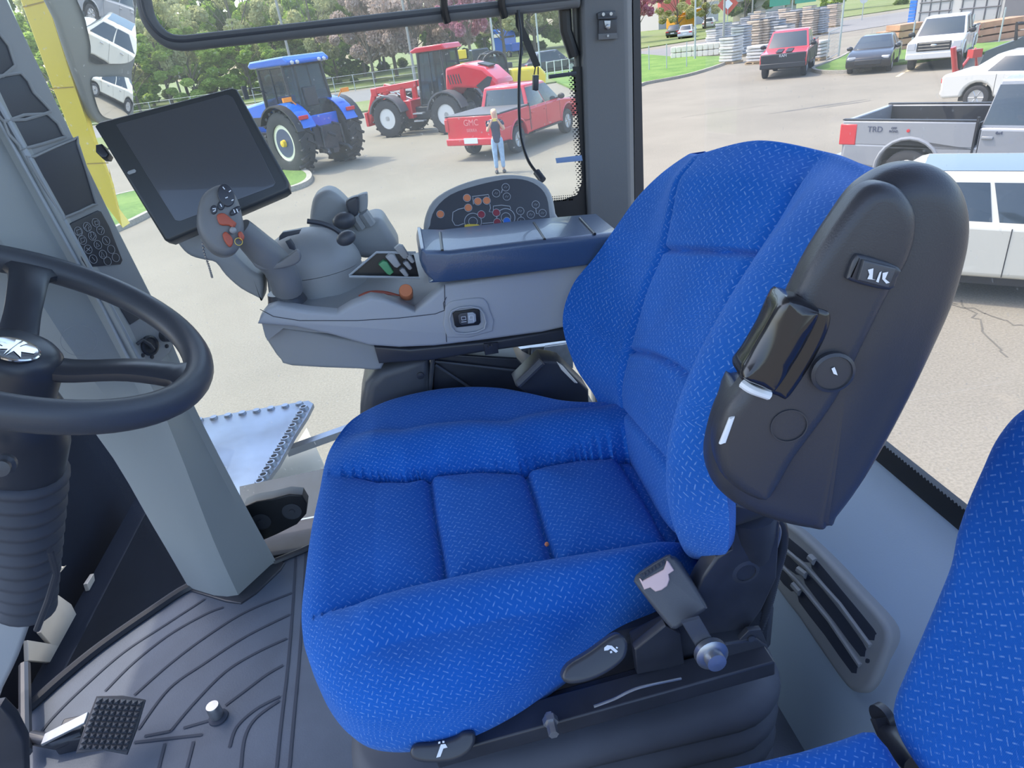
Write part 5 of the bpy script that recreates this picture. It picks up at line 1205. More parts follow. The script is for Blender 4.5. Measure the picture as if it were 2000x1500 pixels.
for (x, y, nm, cc, lab) in ((1318,70,'pickup',(.02,.03,.02),'small dark green pickup far off on the road'), (1342,72,'suv',(.45,.46,.5),'small silver hatchback on the far road'), (1385,52,'suv',(.7,.7,.7),'distant white car behind the stone pallets')):
    g_ = gnd(x, y+3); t = vroot('car', lab, 'car', g_, Vector((.5,.86,0))); sedan(t, PT(lab[:12]+' paint', cc), L=4.6, W=1.85, H=1.6)
# school-bus-yellow boom lorry
g_ = gnd(1330,66); t = vroot('crane_lorry', 'orange yellow crane lorry on the distant road', 'truck', (g_.x*1.08, g_.y*1.08, 0), Vector((.9,.3,0))); ORG_Y = PT('orange yellow paint', (.75,.35,.04))
mb = MB(); mb.box((0,0,1.5),(4.5,2.3,1.7)); mb.build('body', ORG_Y, t, bevel=.1); mb = MB(); mb.box((1.6,0,2.75), (5.0,.9,.5), Matrix.Rotation(-.08,3,'Y')); mb.build('boom', ORG_Y, t, bevel=.05)
for x in (-1.5,1.5):
    for s_ in (1,-1): wheel(t, x, s_*1.0, .5, .3)

# ================================================================== blue tractor
TB = PT('tractor blue paint', (.012,.13,.62)); CREAM = mat('cream rim paint', (.78,.74,.60), .4); TBD = mat('tractor dark casting', (.03,.035,.045), .5, noise=.5, nscale=20)
dt = Vector((-.66,.75,0)).normalized(); c0 = (gnd(585,334)+gnd(700,310))/2; c0 = Vector((-3.15,26.4,0))
t = vroot('farm_tractor', 'blue farm tractor with big lugged rear tyres seen from behind', 'tractor', c0, dt)
for s_ in (1,-1):
    wh = wheel(t, 0, s_*1.0, .98, .62, .60, CREAM, lug=20, name='rear_wheel', spokes=0)
    mb = MB(); mb.lathe([(.45,.02*s_),(.44,-.03*s_),(.2,-.10*s_),(.001,-.05*s_)], (0, s_*1.22, .98), (0,1,0), 28); mb.build('wheel_disc', PT('disc dark blue', (.02,.05,.13), .4), wh)
    mb = MB(); mb.lathe([(.12,0),(.10,.10*s_),(.001,.12*s_)], (0, s_*1.24, .98), (0,1,0), 16); mb.build('hub_cap', mat('hub yellow', (.85,.55,.03), .4), wh)
    wheel(t, 2.75, s_*.95, .74, .5, .58, CREAM, lug=18, name='front_wheel', spokes=0)
    # fender
    secs = []
    for i in range(11):
        a = math.radians(22+ 128*i/10); r_ = 1.16; secs.append([Vector((-r_*math.cos(a), s_*y, .98+r_*math.sin(a)*.98+.02*k)) for y, k in ((.62,0),(.62,2),(.95,3),(1.12,1),(1.12,0))])
    mb = MB(); mb.loft(secs[:]); mb.build('rear_fender', TB, t, ang=1)
    secs = [[Vector((-(1.17)*math.cos(a), s_*y, .98+1.17*math.sin(a))) for y in (1.1,1.36)]+[Vector((-(1.12)*math.cos(a), s_*y, .98+1.12*math.sin(a))) for y in (1.36,1.1)] for a in [math.radians(18+132*i/10) for i in range(11)]]
    mb = MB(); mb.loft(secs); mb.build('fender_lip', BLK, t)
    mb = MB(); mb.box((-.98, s_*.95, 1.72), (.08,.34,.12)); mb.build('tail_light', TL, t, bevel=.02)
    mb = MB(); mb.box((-.62, s_*1.15, 2.28), (.08,.30,.13)); mb.tube([(-.6,s_*.85,2.1),(-.6,s_*1.0,2.25)], .02, 6); mb.build('amber_marker', M['amber'], t)
mb = MB(); mb.prism([(1.15,-.42,1.15),(3.75,-.42,1.15),(3.8,-.42,1.65),(3.55,-.42,2.05),(1.15,-.42,2.32)], (0,.84,0)); bn = mb.build('bonnet', TB, t, bevel=.09, seg=3)
mb = MB(); mb.box((2.4,.43,1.55),(1.6,.02,.30)); mb.box((2.4,-.43,1.55),(1.6,.02,.30)); mb.build('side_vent', BLK, bn)
mb = MB(); mb.box((1.6,0,.95), (4.2,.5,.5)); mb.box((-.3,0,1.0), (.9,1.1,.7)); mb.build('chassis', TBD, t, bevel=.04)
t.scale = (1.06,1.06,1.06)
# cab: posts, glass, roof
cabB = [(-.35,-.78,1.60),(1.35,-.72,1.45),(1.35,.72,1.45),(-.35,.78,1.60)]; cabT = [(-.15,-.74,3.22),(1.32,-.70,3.22),(1.32,.70,3.22),(-.15,.74,3.22)]
mb = MB()
for a, b in zip(cabB, cabT): mb.tube([a, b], .05, 8)
mb.tube([(.55,.75,1.5),(.6,.72,3.22)], .03, 6); mb.tube([(.55,-.75,1.5),(.6,-.72,3.22)], .03, 6)
for L in (cabB, cabT): mb.tube(L, .045, 8, closed=True)
mb.build('cab_frame', BLK, t)
VG = glass_mat('tinted machine glass', (.16,.26,.36), .05)
mb = MB(); mb.loft([[Vector(p) for p in cabB], [Vector(p) for p in cabT]], caps=False); mb.build('cab_glass', VG, t, flat=True)
mb = MB(); mb.box((.1,0,1.45),(.9,1.2,.3)); mb.box((-.05,0,1.85),(.5,.5,.35)); mb.box((-.25,0,2.25),(.15,.5,.6)); mb.box((.85,0,1.8),(.3,.4,.6)); mb.build('cab_interior', TBD, t, bevel=.04)
mb = MB(); mb.prism([(-.55,-.85,3.24),(1.65,-.82,3.24),(1.72,-.80,3.34),(1.5,-.78,3.46),(-.4,-.80,3.50),(-.6,-.83,3.34)], (0,1.62,0)); rf = mb.build('roof', TB, t, bevel=.06, seg=3)
for y in (-.62,-.42,.42,.62): mb = MB(); mb.ball((-.60,y,3.30), (.05,.07,.06), 10); mb.build('work_light', HL, rf)
mb = MB(); mb.box((-.2,.0,1.45), (.55,1.25,.25)); mb.box((-.62,0,1.45),(.1,1.2,.5)); mb.build('rear_panel', TB, t, bevel=.03)
mb = MB(); mb.tube([(-.5,.35,.75),(-1.15,.42,.62),(-1.25,.45,.5)], .05, 8); mb.tube([(-.5,-.35,.75),(-1.15,-.42,.62),(-1.25,-.45,.5)], .05, 8)
mb.tube([(-.55,.3,1.4),(-1.0,.38,1.3),(-1.0,.42,.7)], .04, 8); mb.tube([(-.55,-.3,1.4),(-1.0,-.38,1.3),(-1.0,-.42,.7)], .04, 8); mb.tube([(-.5,0,1.15),(-1.2,0,1.0)], .05, 8); mb.box((-.62,0,.9),(.35,.6,.8)); mb.box((-.75,0,.55),(.5,.2,.15)); mb.build('rear_hitch', TBD, t)
mb = MB(); mb.tube([(1.5,.60,1.7),(1.5,.60,3.0)], .06, 10); mb.build('exhaust', BLK, t)
for s_ in (1,-1): mb = MB(); mb.tube([(1.1,s_*.72,2.5),(1.3,s_*1.3,2.75)], .02, 6); mb.box((1.3,s_*1.38,2.6),(.06,.16,.40)); mb.build('mirror', BLK, t)
mb = MB(); mb.box((1.0,1.0,.75),(.5,.35,.06)); mb.box((1.0,1.0,1.1),(.5,.3,.06)); mb.box((1.25,.9,.9),(.06,.06,.9)); mb.build('step', BLK, t)

# ================================================================== red loader
LR = PT('loader red paint', (.60,.015,.03)); dl = Vector((-.80,.60,0)).normalized()
c0 = (gnd(768,266)+gnd(885,262))/2
t = vroot('wheel_loader', 'red wheel loader with tall black framed cab behind the red pickup', 'loader', c0+Vector((.6,.8,0))*.9, dl)
for x in (1.55,-1.55):
    for s_ in (1,-1): wheel(t, x, s_*.92, .78, .5, .56, mat('loader rim', (.68,.68,.66), .4), lug=16, spokes=0)
for x in (1.55,-1.55):
    for s_ in (1,-1):
        secs = []
        for i in range(9):
            a = math.radians(15+150*i/8); r_ = .93; secs.append([Vector((x+r_*math.cos(a), s_*y, .80+r_*math.sin(a))) for y in (.66,1.2)]+[Vector((x+(r_-.07)*math.cos(a), s_*y, .80+(r_-.07)*math.sin(a))) for y in (1.2,.66)])
        mb = MB(); mb.loft(secs); mb.build('mudguard', mat('grey mudguard', (.09,.09,.10), .6), t)
mb = MB(); mb.prism([(-.55,-.72,1.25),(-.55,-.72,1.5),(-.70,-.72,2.38),(-1.6,-.72,2.48),(-2.5,-.72,2.25),(-3.1,-.72,1.75),(-3.2,-.72,1.1),(-2.5,-.72,1.1),(-2.2,-.72,1.55),(-1.0,-.72,1.65)], (0,1.44,0)); hd_ = mb.build('engine_hood', LR, t, bevel=.13, seg=3)
mb = MB()
for s_ in (1,-1):
    for k in range(5): mb.box((-.85-.13*k, s_*.725, 1.95), (.04,.02,.35), Matrix.Rotation(.25,3,'Y'))
    mb.prism([(-2.1,s_*.727,1.65),(-2.7,s_*.727,1.95),(-2.9,s_*.727,1.9),(-2.55,s_*.727,1.3)], (0,.01*s_,0))
mb.box((-2.3,0,2.34),(.5,.6,.04),Matrix.Rotation(-.25,3,'Y')); mb.build('hood_vent', BLK, hd_)
cB = [(-.65,-.68,1.1),(.75,-.68,1.1),(.75,.68,1.1),(-.65,.68,1.1)]; cT = [(-.55,-.62,3.0),(.60,-.62,3.0),(.60,.62,3.0),(-.55,.62,3.0)]
mb = MB()
for a, b in zip(cB, cT): mb.tube([a, b], .055, 8)
for L in (cB, cT): mb.tube(L, .05, 8, closed=True)
mb.tube([(.05,.69,1.1),(.05,.63,3.0)], .03, 6); mb.tube([(.05,-.69,1.1),(.05,-.63,3.0)], .03, 6); mb.build('cab_frame', BLK, t)
mb = MB(); mb.loft([[Vector(p) for p in cB], [Vector(p) for p in cT]], caps=False); mb.build('cab_glass', VG, t, flat=True)
mb = MB(); mb.prism([(-.85,-.72,3.02),(.85,-.72,3.0),(.95,-.70,3.08),(.6,-.68,3.2),(-.7,-.70,3.22)], (0,1.42,0)); mb.build('roof', LR, t, bevel=.05)
mb = MB(); mb.box((0,0,1.25),(.8,1.1,.35)); mb.box((-.25,0,1.8),(.18,.55,.9)); mb.box((.5,0,1.7),(.2,.4,.7)); mb.build('cab_interior', BLK, t, bevel=.04)
mb = MB(); mb.box((0,0,.85),(4.2,.7,.5)); mb.build('chassis', TBD, t, bevel=.04); mb = MB(); mb.box((.75,0,1.05),(.5,1.3,.75)); mb.build('front_frame', LR, t, bevel=.04)
for s_ in (1,-1):
    mb = MB(); bar(mb, (.15,s_*.45,2.05), (2.6,s_*.45,1.90), .14, .26); bar(mb, (2.5,s_*.45,1.9), (3.2,s_*.45,.55), .14, .24); bar(mb, (.95,s_*.45,2.0), (1.0,s_*.45,1.2), .14, .24); mb.box((2.5,s_*.45,1.85),(.34,.18,.34)); mb.build('lift_arm', LR, t, bevel=.03)
    mb = MB(); mb.tube([(1.1,s_*.45,1.3),(1.9,s_*.45,1.65)], .07, 8); mb.tube([(1.9,s_*.45,1.65),(2.35,s_*.45,1.75)], .04, 8); mb.build('hydraulic_cylinder', CHR, t)
mb = MB(); mb.tube([(2.7,-.5,1.1),(2.7,.5,1.1)], .06, 8); mb.box((3.15,0,.75),(.15,1.2,.6)); mb.tube([(1.2,0,1.9),(2.2,0,2.1),(2.9,0,1.2)], .06, 8); mb.build('carriage', LR, t, bevel=.02)
mb = MB(); mb.box((0,.85,.6),(.5,.25,.05)); mb.box((0,.85,.9),(.5,.25,.05)); mb.build('step', HL, t)

for ch_ in t.children:
    if ch_.name.split('.')[0] in ('cab_frame','cab_glass','roof','cab_interior','engine_hood'): ch_.location.x = -.85
    if ch_.name.split('.')[0] in ('cab_frame','cab_glass','roof','engine_hood'): ch_.scale.z = 1.07
# ================================================================== yellow machine
YEL = PT('machine yellow paint', (.85,.62,.015)); g_ = pY(1015,170,35); t = vroot('compact_tractor', 'yellow machine with dark rounded cab behind the red pickup', 'tractor', Vector((4.7,34.8,0)), Vector((1,.12,0)))
mb = MB(); mb.prism([(.7,-.6,.9),(2.4,-.6,.9),(2.5,-.6,1.6),(2.2,-.6,1.95),(.7,-.6,2.0)], (0,1.2,0)); mb.build('hood', YEL, t, bevel=.15, seg=3)
mb = MB(); mb.prism([(-1.5,-.6,.8),(-.6,-.6,.8),(-.1,-.6,1.3),(-.9,-.6,1.7),(-1.5,-.6,1.6)], (0,1.2,0)); mb.build('rear_body', YEL, t, bevel=.1)
mb = MB(); mb.tube(smooth_path([(-.6,-.55,1.2),(-.55,-.55,2.4),(-.2,-.55,2.75),(.3,-.55,2.75),(.55,-.55,2.4),(.6,-.55,1.2)], 4), .06, 8); mb.tube(smooth_path([(-.6,.55,1.2),(-.55,.55,2.4),(-.2,.55,2.75),(.3,.55,2.75),(.55,.55,2.4),(.6,.55,1.2)], 4), .06, 8); mb.box((0,0,2.75),(.8,1.1,.05)); mb.build('cab_frame', BLK, t)
mb = MB(); mb.prism([(-.55,-.5,1.2),(.55,-.5,1.2),(.5,-.5,2.6),(-.45,-.5,2.6)], (0,1.0,0)); mb.build('cab_glass', VG, t, flat=True)
mb = MB(); mb.box((0,0,1.3),(.7,.8,.5)); mb.box((0,0,.8),(3.2,.8,.5)); mb.build('chassis', BLK, t)
for x in (-1.2,1.4):
    for s_ in (1,-1): wheel(t, x, s_*.75, .6, .4, .55, YEL, lug=14, spokes=0)
# second yellow/black machine in behind
g_ = Vector((4.6,41,0)); t = vroot('telehandler', 'yellow and black machine with raised boom behind the red loader', 'telehandler', g_, Vector((.97,.2,0)))
mb = MB(); mb.box((0,0,1.5),(3.8,1.8,1.1)); mb.build('body', BLK, t, bevel=.08); mb = MB(); bar(mb, (-1.9,0,2.3), (1.8,0,1.9), .35, .35); mb.box((-.9,0,2.75),(.7,.9,.45)); mb.build('boom', YEL, t, bevel=.04)
mb = MB(); mb.box((.4,.4,2.4),(1.0,.8,1.0)); mb.build('cab', CGL, t, bevel=.06)
for x in (-1.3,1.3):
    for s_ in (1,-1): wheel(t, x, s_*.9, .65, .4, .55, YEL, spokes=0)

# ================================================================== person with a phone
pp = gnd(978,337); face = (CAMP-pp); face.z = 0; face.normalize()
ps = thing('person', 'person with long blonde hair, navy t-shirt and pale jeans photographing the cab', 'person', pp, math.atan2(face.y, face.x), local=True)
def skin(name, chains, m_, parent, sub=2):
    me = bpy.data.meshes.new(name); vs_, es, rs = [], [], []; idx = {}
    for ch in chains:
        prev = None
        for p, r in ch:
            k = tuple(round(c, 4) for c in p)
            if k not in idx: idx[k] = len(vs_); vs_.append(p); rs.append(r)
            i = idx[k]
            if prev is not None: es.append((prev, i))
            prev = i
    me.from_pydata(vs_, es, []); o = bpy.data.objects.new(name, me); col.objects.link(o); o.parent = parent
    md = o.modifiers.new('skin', 'SKIN'); md.use_smooth_shade = True; o.data.materials.append(m_)
    if not me.skin_vertices: me.skin_vertices.new()
    for i, r in enumerate(rs): me.skin_vertices[0].data[i].radius = (r, r) if not isinstance(r, tuple) else r
    me.skin_vertices[0].data[0].use_root = True
    s_ = o.modifiers.new('sub', 'SUBSURF'); s_.levels = sub; s_.render_levels = sub; return o
SKN = mat('skin', (.58,.34,.25), .5); HAIR = mat('blonde hair', (.62,.48,.27), .6, bump=.5, bscale=120); NAVY = mat('navy cotton', (.035,.04,.075), .85); JEAN = mat('pale denim', (.30,.42,.58), .85, noise=.4, nscale=9)
pel = (0,0,.93)
arms = []
for s_ in (1,-1):
    arms += [[((0,0,1.40),.085), ((0,s_*.16,1.40),.055), ((.10,s_*.24,1.17),.042), ((.30,s_*.12,1.40),.030), ((.34,s_*.085,1.47),.024)]]
body = [[(pel,.12), ((0,0,1.10),.105), ((0,0,1.27),.12), ((0,0,1.40),.085), ((.01,0,1.50),.05), ((.025,0,1.57),.072), ((.02,0,1.65),.082), ((.01,0,1.70),.05)]] + arms
for s_ in (1,-1): body.append([(pel,.12), ((0,s_*.09,.86),.088), ((.02,s_*.10,.50),.055), ((0,s_*.10,.10),.038), ((.0,s_*.10,.05),.04), ((.13,s_*.11,.035),.032)])
bo = skin('body', body, SKN, ps)
for s_ in (1,-1):
    for k in range(4): 
        mb = MB(); z = 1.50-.018*k; mb.tube([(.345,s_*.085,z-.02),(.37,s_*.075,z),(.365,s_*(.045+.004*k),z+.005)], .008, 6); mb.build('finger', SKN, bo)
    mb = MB(); mb.tube([(.335,s_*.085,1.46),(.335,s_*.05,1.475)], .009, 6); mb.build('thumb', SKN, bo)
mb = MB(); mb.ball((.105,.0,1.61), (.018,.014,.022), 8); mb.ball((.09,.03,1.64), (.01,.013,.008), 8); mb.ball((.09,-.03,1.64), (.01,.013,.008), 8); mb.ball((.09,0,1.575), (.012,.022,.008), 8); mb.build('face', SKN, bo)
skin('hair', [[((-.01,0,1.73),.075), ((-.035,0,1.67),.098), ((-.06,0,1.58),.095), ((-.08,.02,1.45),.085), ((-.09,.03,1.32),.06)]], HAIR, ps)
skin('t_shirt', [[((0,0,.80),.15), ((0,0,.95),.15), ((0,0,1.10),.125), ((0,0,1.27),.145), ((0,0,1.41),.105), ((.0,0,1.46),.07)], [((0,0,1.41),.105), ((0,.165,1.40),.075), ((.06,.215,1.27),.068)], [((0,0,1.41),.105), ((0,-.165,1.40),.075), ((.06,-.215,1.27),.068)]], NAVY, ps)
skin('jeans', [[((0,0,1.02),.13), ((0,0,.93),.14), ((0,.09,.86),.105), ((.02,.10,.50),.072), ((0,.10,.12),.058)], [((0,0,.93),.14), ((0,-.09,.86),.105), ((.02,-.10,.50),.072), ((0,-.10,.12),.058)]], JEAN, ps)
for s_ in (1,-1): mb = MB(); mb.ball((.06,s_*.11,.045), (.15,.055,.05), 12); mb.build('shoe', BLK, ps)
ph = thing('mobile_phone', 'phone held up in both hands by the person', 'phone', pp+face*.36+Vector((0,0,1.42)), math.atan2(face.y, face.x), local=True)
mb = MB(); mb.box((0,0,.06), (.009,.15,.075)); mb.build('phone_case', mat('yellow phone case', (.75,.60,.12), .5), ph, bevel=.003)
# ================================================================== combine parts outside the glass
yb = thing('yellow_panel', 'tall bright yellow machine side panel outside the front corner', 'panel', pY(240,440,2.2))
YM = mat('combine yellow', (1.0,.74,.03), .35, coat=.3); YM2 = YM
Yd = 1.92
mb = MB(); L_ = [(30,-40),(40,0),(98,160),(150,290),(205,400),(240,446)]; Rr = [(84,-40),(92,0),(130,120),(175,255),(215,350),(238,440)]
secs = [[pY(a[0],a[1],Yd), pY(b[0],b[1],Yd), pY(b[0],b[1],Yd)+Vector((-.02,.06,0)), pY(a[0],a[1],Yd)+Vector((0,.06,0))] for a, b in zip(L_, Rr)]
mb.loft(secs); mb.build('front_face', YM, yb, bevel=.003)
mb = MB(); R2_ = [(90,-40),(100,0),(145,130),(188,270),(222,360),(240,444)]
secs = [[pY(a[0],a[1],Yd+.02), pY(b[0],b[1],Yd+.03), pY(b[0],b[1],Yd+.10), pY(a[0],a[1],Yd+.10)] for a, b in zip(Rr, R2_)]; mb.loft(secs); mb.build('side_flange', YM, yb)
mb = MB()
for q in (((44,14),(90,2)), ((98,173),(144,170)), ((170,320),(212,318))): stroke(mb, [pY(*q[0],Yd-.003), pY(*q[1],Yd-.003)], (0,-1,0), .0025, .0005)
mb.build('panel_joint', mat('joint ochre', (.45,.28,.02), .5), yb, flat=True)
# exterior mirror with two panes
mr = thing('exterior_mirror', 'tall grey exterior mirror with two panes beside the yellow panel', 'mirror', pY(200,235,2.0))
MH = mat('mirror housing', (.20,.21,.21), .5); MIR = mat('mirror', (.92,.93,.95), .015, 1)
P0 = pY(210,110,2.0); tgt = Vector((7.5,7.2,.6)); vin = (P0-CAMP).normalized(); vout = (tgt-P0).normalized(); mnn = (vout-vin).normalized()
def Mi(x, y, o=0): return pP(x, y, P0+mnn*o, mnn)
mb = MB(); mb.slab([Mi(x, y) for x, y in ((98,-40),(262,-40),(264,60),(266,118),(260,140),(262,180),(264,215),(255,245),(215,245),(190,238),(176,215),(160,170),(142,120),(116,40))], mnn, .02, .008, sm=2, k=4); mb.build('housing', MH, mr)
def mpane(pts, name, R, label):
    P = smooth_loop([Mi(x, y, .003) for x, y in pts], 4); c = sum(P, Vector())/len(P); mb = MB(); K = 8; V_ = []
    for i in range(K):
        f = 1-i/K
        for p in P:
            q = c+(p-c)*f; V_.append(q + mnn*((P[0]-c).length**2-(q-c).length**2)/(2*R))
    V_.append(c+mnn*((P[0]-c).length**2)/(2*R)); N = len(P)
    Fs = [(i*N+j, i*N+(j+1)%N, (i+1)*N+(j+1)%N, (i+1)*N+j) for i in range(K-1) for j in range(N)]+[((K-1)*N+j, (K-1)*N+(j+1)%N, len(V_)-1) for j in range(N)]
    mb.add(V_, Fs); mb.build(name, MIR, mr, ang=3, label=label)
mpane([(152,-30),(258,-30),(262,40),(265,100),(250,121),(215,124),(178,122),(175,90),(165,40)], 'mirror_pane', 1.7, 'large upper mirror glass'); mpane([(179,155),(200,150),(240,150),(256,160),(259,200),(252,222),(225,232),(200,226),(187,200)], 'mirror_pane', .9, 'small lower mirror glass')
# feeder house / header below the windscreen, its shade put into the navy colour
hdr = thing('feeder_house', 'machine front end with shade in its colour below the windscreen at lower left', 'machine', V(-1.6,1.2,-2.6))
HD = mat('header steel in shade navy', (.008,.014,.028), .85, spec=.1, noise=.5, nscale=3)
mb = MB(); mb.loft([[V(-1.10, y, z) for y, z in ((.2,-.80),(2.5,-.80),(2.5,-3.2),(.2,-3.2))], [V(-3.6, y, z) for y, z in ((.2,-1.0),(2.5,-1.0),(2.5,-3.4),(.2,-3.4))]]); mb.build('housing', HD, hdr)
mb = MB(); mb.prism([V(-1.0,.2,-1.12), V(-1.0,1.9,-1.12), V(-1.0,1.9,-3.0), V(-1.0,.2,-3.0)], (.06,0,0)); mb.build('front_bulkhead', HD, hdr)
LT = mat('painted sun glints', (.55,.52,.46), .4, .2, noise=.3, nscale=8)  # pale patches paint sun glints onto the machine front
mb = MB()
for q, z in (([(98,1150),(140,1180),(180,1260),(205,1320),(150,1285),(110,1270),(80,1235)], -.985), ([(170,1140),(184,1120),(200,1235),(190,1200)], -.985), ([(55,1250),(130,1262),(150,1290),(110,1295),(56,1290)], -.985), ([(118,1110),(130,1105),(100,1140),(95,1148)], -.985)):
    mb.slab([pX(x, y, z) for x, y in q], (1,0,0), .01, .002)
mb.build('glint_patch', LT, hdr, label='pale metal patches standing in for sun glints')
# access platform and ladder outside the right door
pf = thing('access_platform', 'perforated steel step platform tinted with reflected sky blue outside the side glass', 'platform', pZ(490,880,-1.35))
PS = mat('worn steel plate', (.10,.14,.22), .38, .8, noise=.75, nscale=5)  # blue of the reflected sky is mixed into the steel colour
mb = MB(); pts = [(340,828),(385,818),(602,782),(612,788),(600,812),(575,850),(545,905),(515,945),(470,975),(400,985)]
mb.slab([pZ(x, y, -1.3) for x, y in pts], (0,0,1), .02, .002); dk_ = mb.build('deck_plate', PS, pf)
mb = MB()
for i in range(13):
    x0, y0 = 600+(515-600)*i/12, 800+(945-800)*i/12; mb.lathe([(.022,0),(.016,.016),(.011,.016),(.011,.002)], pZ(x0-6, y0, -1.3), (0,0,1), 12)
for i in range(8):
    x0, y0 = 390+(585-390)*i/7, 822+(790-822)*i/7; mb.lathe([(.018,0),(.014,.01),(.010,.01)], pZ(x0, y0, -1.3), (0,0,1), 12)
mb.build('tread_bump', PS, dk_)
BG = mat('beige sheet', (.42,.38,.31), .6)
mb = MB(); mb.slab([pZ(x, y, -1.5) for x, y in ((600,835),(632,905),(640,935),(600,955),(560,978),(510,985),(500,960),(545,905),(575,870))], (0,0,1), .03, .004); mb.build('mud_flap', BG, pf, label='beige sheet bracket')
mb = MB(); bar(mb, pZ(560,882,-1.38), pZ(720,825,-1.38), .04, .03); mb.build('tie_bar', PS, pf)
mb = MB(); mb.slab([V(-.55,1.30,-1.03), V(.4,1.30,-1.03), V(.4,1.66,-1.02), V(-.62,1.62,-1.02)], (0,0,1), .04, .004); mb.build('door_ledge', mat('grimy steel', (.018,.024,.040), .7, noise=.6, nscale=20), pf)

# ================================================================== trees
def leaf_mat(name, c1, c2):
    mt = bpy.data.materials.new(name); mt.use_nodes = True; B = NB(mt); b = B.n['Principled BSDF']; tc = B.n.new('ShaderNodeTexCoord')
    c = B.mix(B.ramp(B.noise(tc.outputs['Object'], 1.3, 3), .35, .65), c1, c2); B.l.new(c, b.inputs['Base Color']); b.inputs['Roughness'].default_value = .7; b.inputs['Specular IOR Level'].default_value = .2
    tl = B.n.new('ShaderNodeBsdfTranslucent'); B.l.new(c, tl.inputs[0]); mx = B.n.new('ShaderNodeMixShader'); mx.inputs[0].default_value = .45; B.l.new(b.outputs[0], mx.inputs[1]); B.l.new(tl.outputs[0], mx.inputs[2]); B.l.new(mx.outputs[0], B.n['Material Output'].inputs[0]); return mt
BARK = mat('bark', (.16,.13,.10), .9, noise=.4, nscale=3)
LM = dict(bright=leaf_mat('bright spring leaves', (.34,.50,.08), (.54,.64,.18)), dark=leaf_mat('deep green leaves', (.17,.25,.07), (.31,.38,.12)), olive=leaf_mat('pale budding leaves', (.44,.46,.22), (.62,.60,.34)), pinkish=leaf_mat('dusty pink buds', (.42,.32,.28), (.58,.46,.40)), pink=leaf_mat('pink blossom', (.50,.20,.27), (.62,.36,.40)))
def crown(kind, seed, n=5200, H=15, R=5, z0=2.5, ls=.17, cl=34):
    r_ = np.random.default_rng(seed); cs = []
    for i in range(cl):
        a = r_.uniform(0, 2*PI); zz_ = r_.uniform(0, 1); rr_ = R*(.25+.75*math.sin(PI*min(1, zz_*.85+.12)))*math.sqrt(r_.uniform(.05,1)); cs.append((rr_*math.cos(a), rr_*math.sin(a), z0+(H-z0)*zz_, r_.uniform(.10,.24)*R))
    cs = np.array(cs); k = r_.integers(0, cl, n); d = r_.normal(size=(n,3)); d /= np.linalg.norm(d, axis=1)[:,None]; rad = cs[k,3]*r_.uniform(.35,1,n)**.5
    c = cs[k,:3]+d*rad[:,None]; u = r_.normal(size=(n,3)); u /= np.linalg.norm(u, axis=1)[:,None]; v = np.cross(u, r_.normal(size=(n,3))); v /= np.linalg.norm(v, axis=1)[:,None]
    s_ = (ls*r_.uniform(.6,1.5,n))[:,None]; P = np.concatenate([c-u*s_, c+v*s_*.7, c+u*s_, c-v*s_*.7], axis=1).reshape(-1,3)
    me = bpy.data.meshes.new('foliage'); me.from_pydata(P.tolist(), [], [(4*i,4*i+1,4*i+2,4*i+3) for i in range(n)]); me.materials.append(LM[kind])
    mb = MB(); mb.tube([(0,0,-.2),(.05,0,z0*.6),(0,.1,z0+ (H-z0)*.35),(.1,0,H*.85)], [.22,.17,.12,.03], 8)
    for q in cs[:16]: h = max(z0*.8, q[2]*.55); mb.tube([(0,0,h*.9),(q[0]*.5,q[1]*.5,(h+q[2])*.5+.2),(q[0],q[1],q[2])], [.07,.04,.015], 5)
    return me, mb
TR = {}
for kd, (nm, lab) in dict(bright=('leafy_tree','bright spring green tree'), dark=('leafy_tree','deep green bushy tree'), olive=('budding_tree','pale budding tree with visible branches'), pinkish=('budding_tree','dusty pink budding tree'), pink=('blossom_tree','pink blossom tree')).items():
    den = dict(bright=15000, dark=14000, olive=11000, pinkish=12000, pink=8000)[kd]
    me, mb = crown(kd, hash(kd) % 97 if False else {'bright':3,'dark':5,'olive':8,'pinkish':11,'pink':13}[kd], n=den, H=15 if kd in ('bright','dark','olive') else 9, R=5.2 if kd != 'pink' else 3.4, z0=.4 if kd == 'dark' else .8 if kd == 'bright' else 3.0, ls=.24 if kd in ('bright','dark') else .16)
    TR[kd] = (me, mb, nm, lab)
tmesh = {}
def tree(kd, x, y, s_, rz, lab, grp='trees beyond the far road', sz=1):
    me, mb, nm, _ = TR[kd]; r_ = thing(nm, lab, 'tree', (x, y, 0), rz, grp); r_.scale = (s_, s_, s_*sz)
    if kd not in tmesh: 
        ORG[r_.name] = Vector((0,0,0)); o = mb.build('trunk', BARK, r_); tmesh[kd] = o.data
    else: o = bpy.data.objects.new('trunk', tmesh[kd]); col.objects.link(o); o.parent = r_
    f = bpy.data.objects.new('foliage', me); col.objects.link(f); f.parent = r_; f['kind'] = 'stuff'
WHERE = {'bright':'bright spring green tree beyond the far road, left of the tractors','dark':'deep green tree filling the belt behind the far road','olive':'pale budding tree standing in front of the green belt','pinkish':'dusty pink budding tree on the verge behind the red loader'}
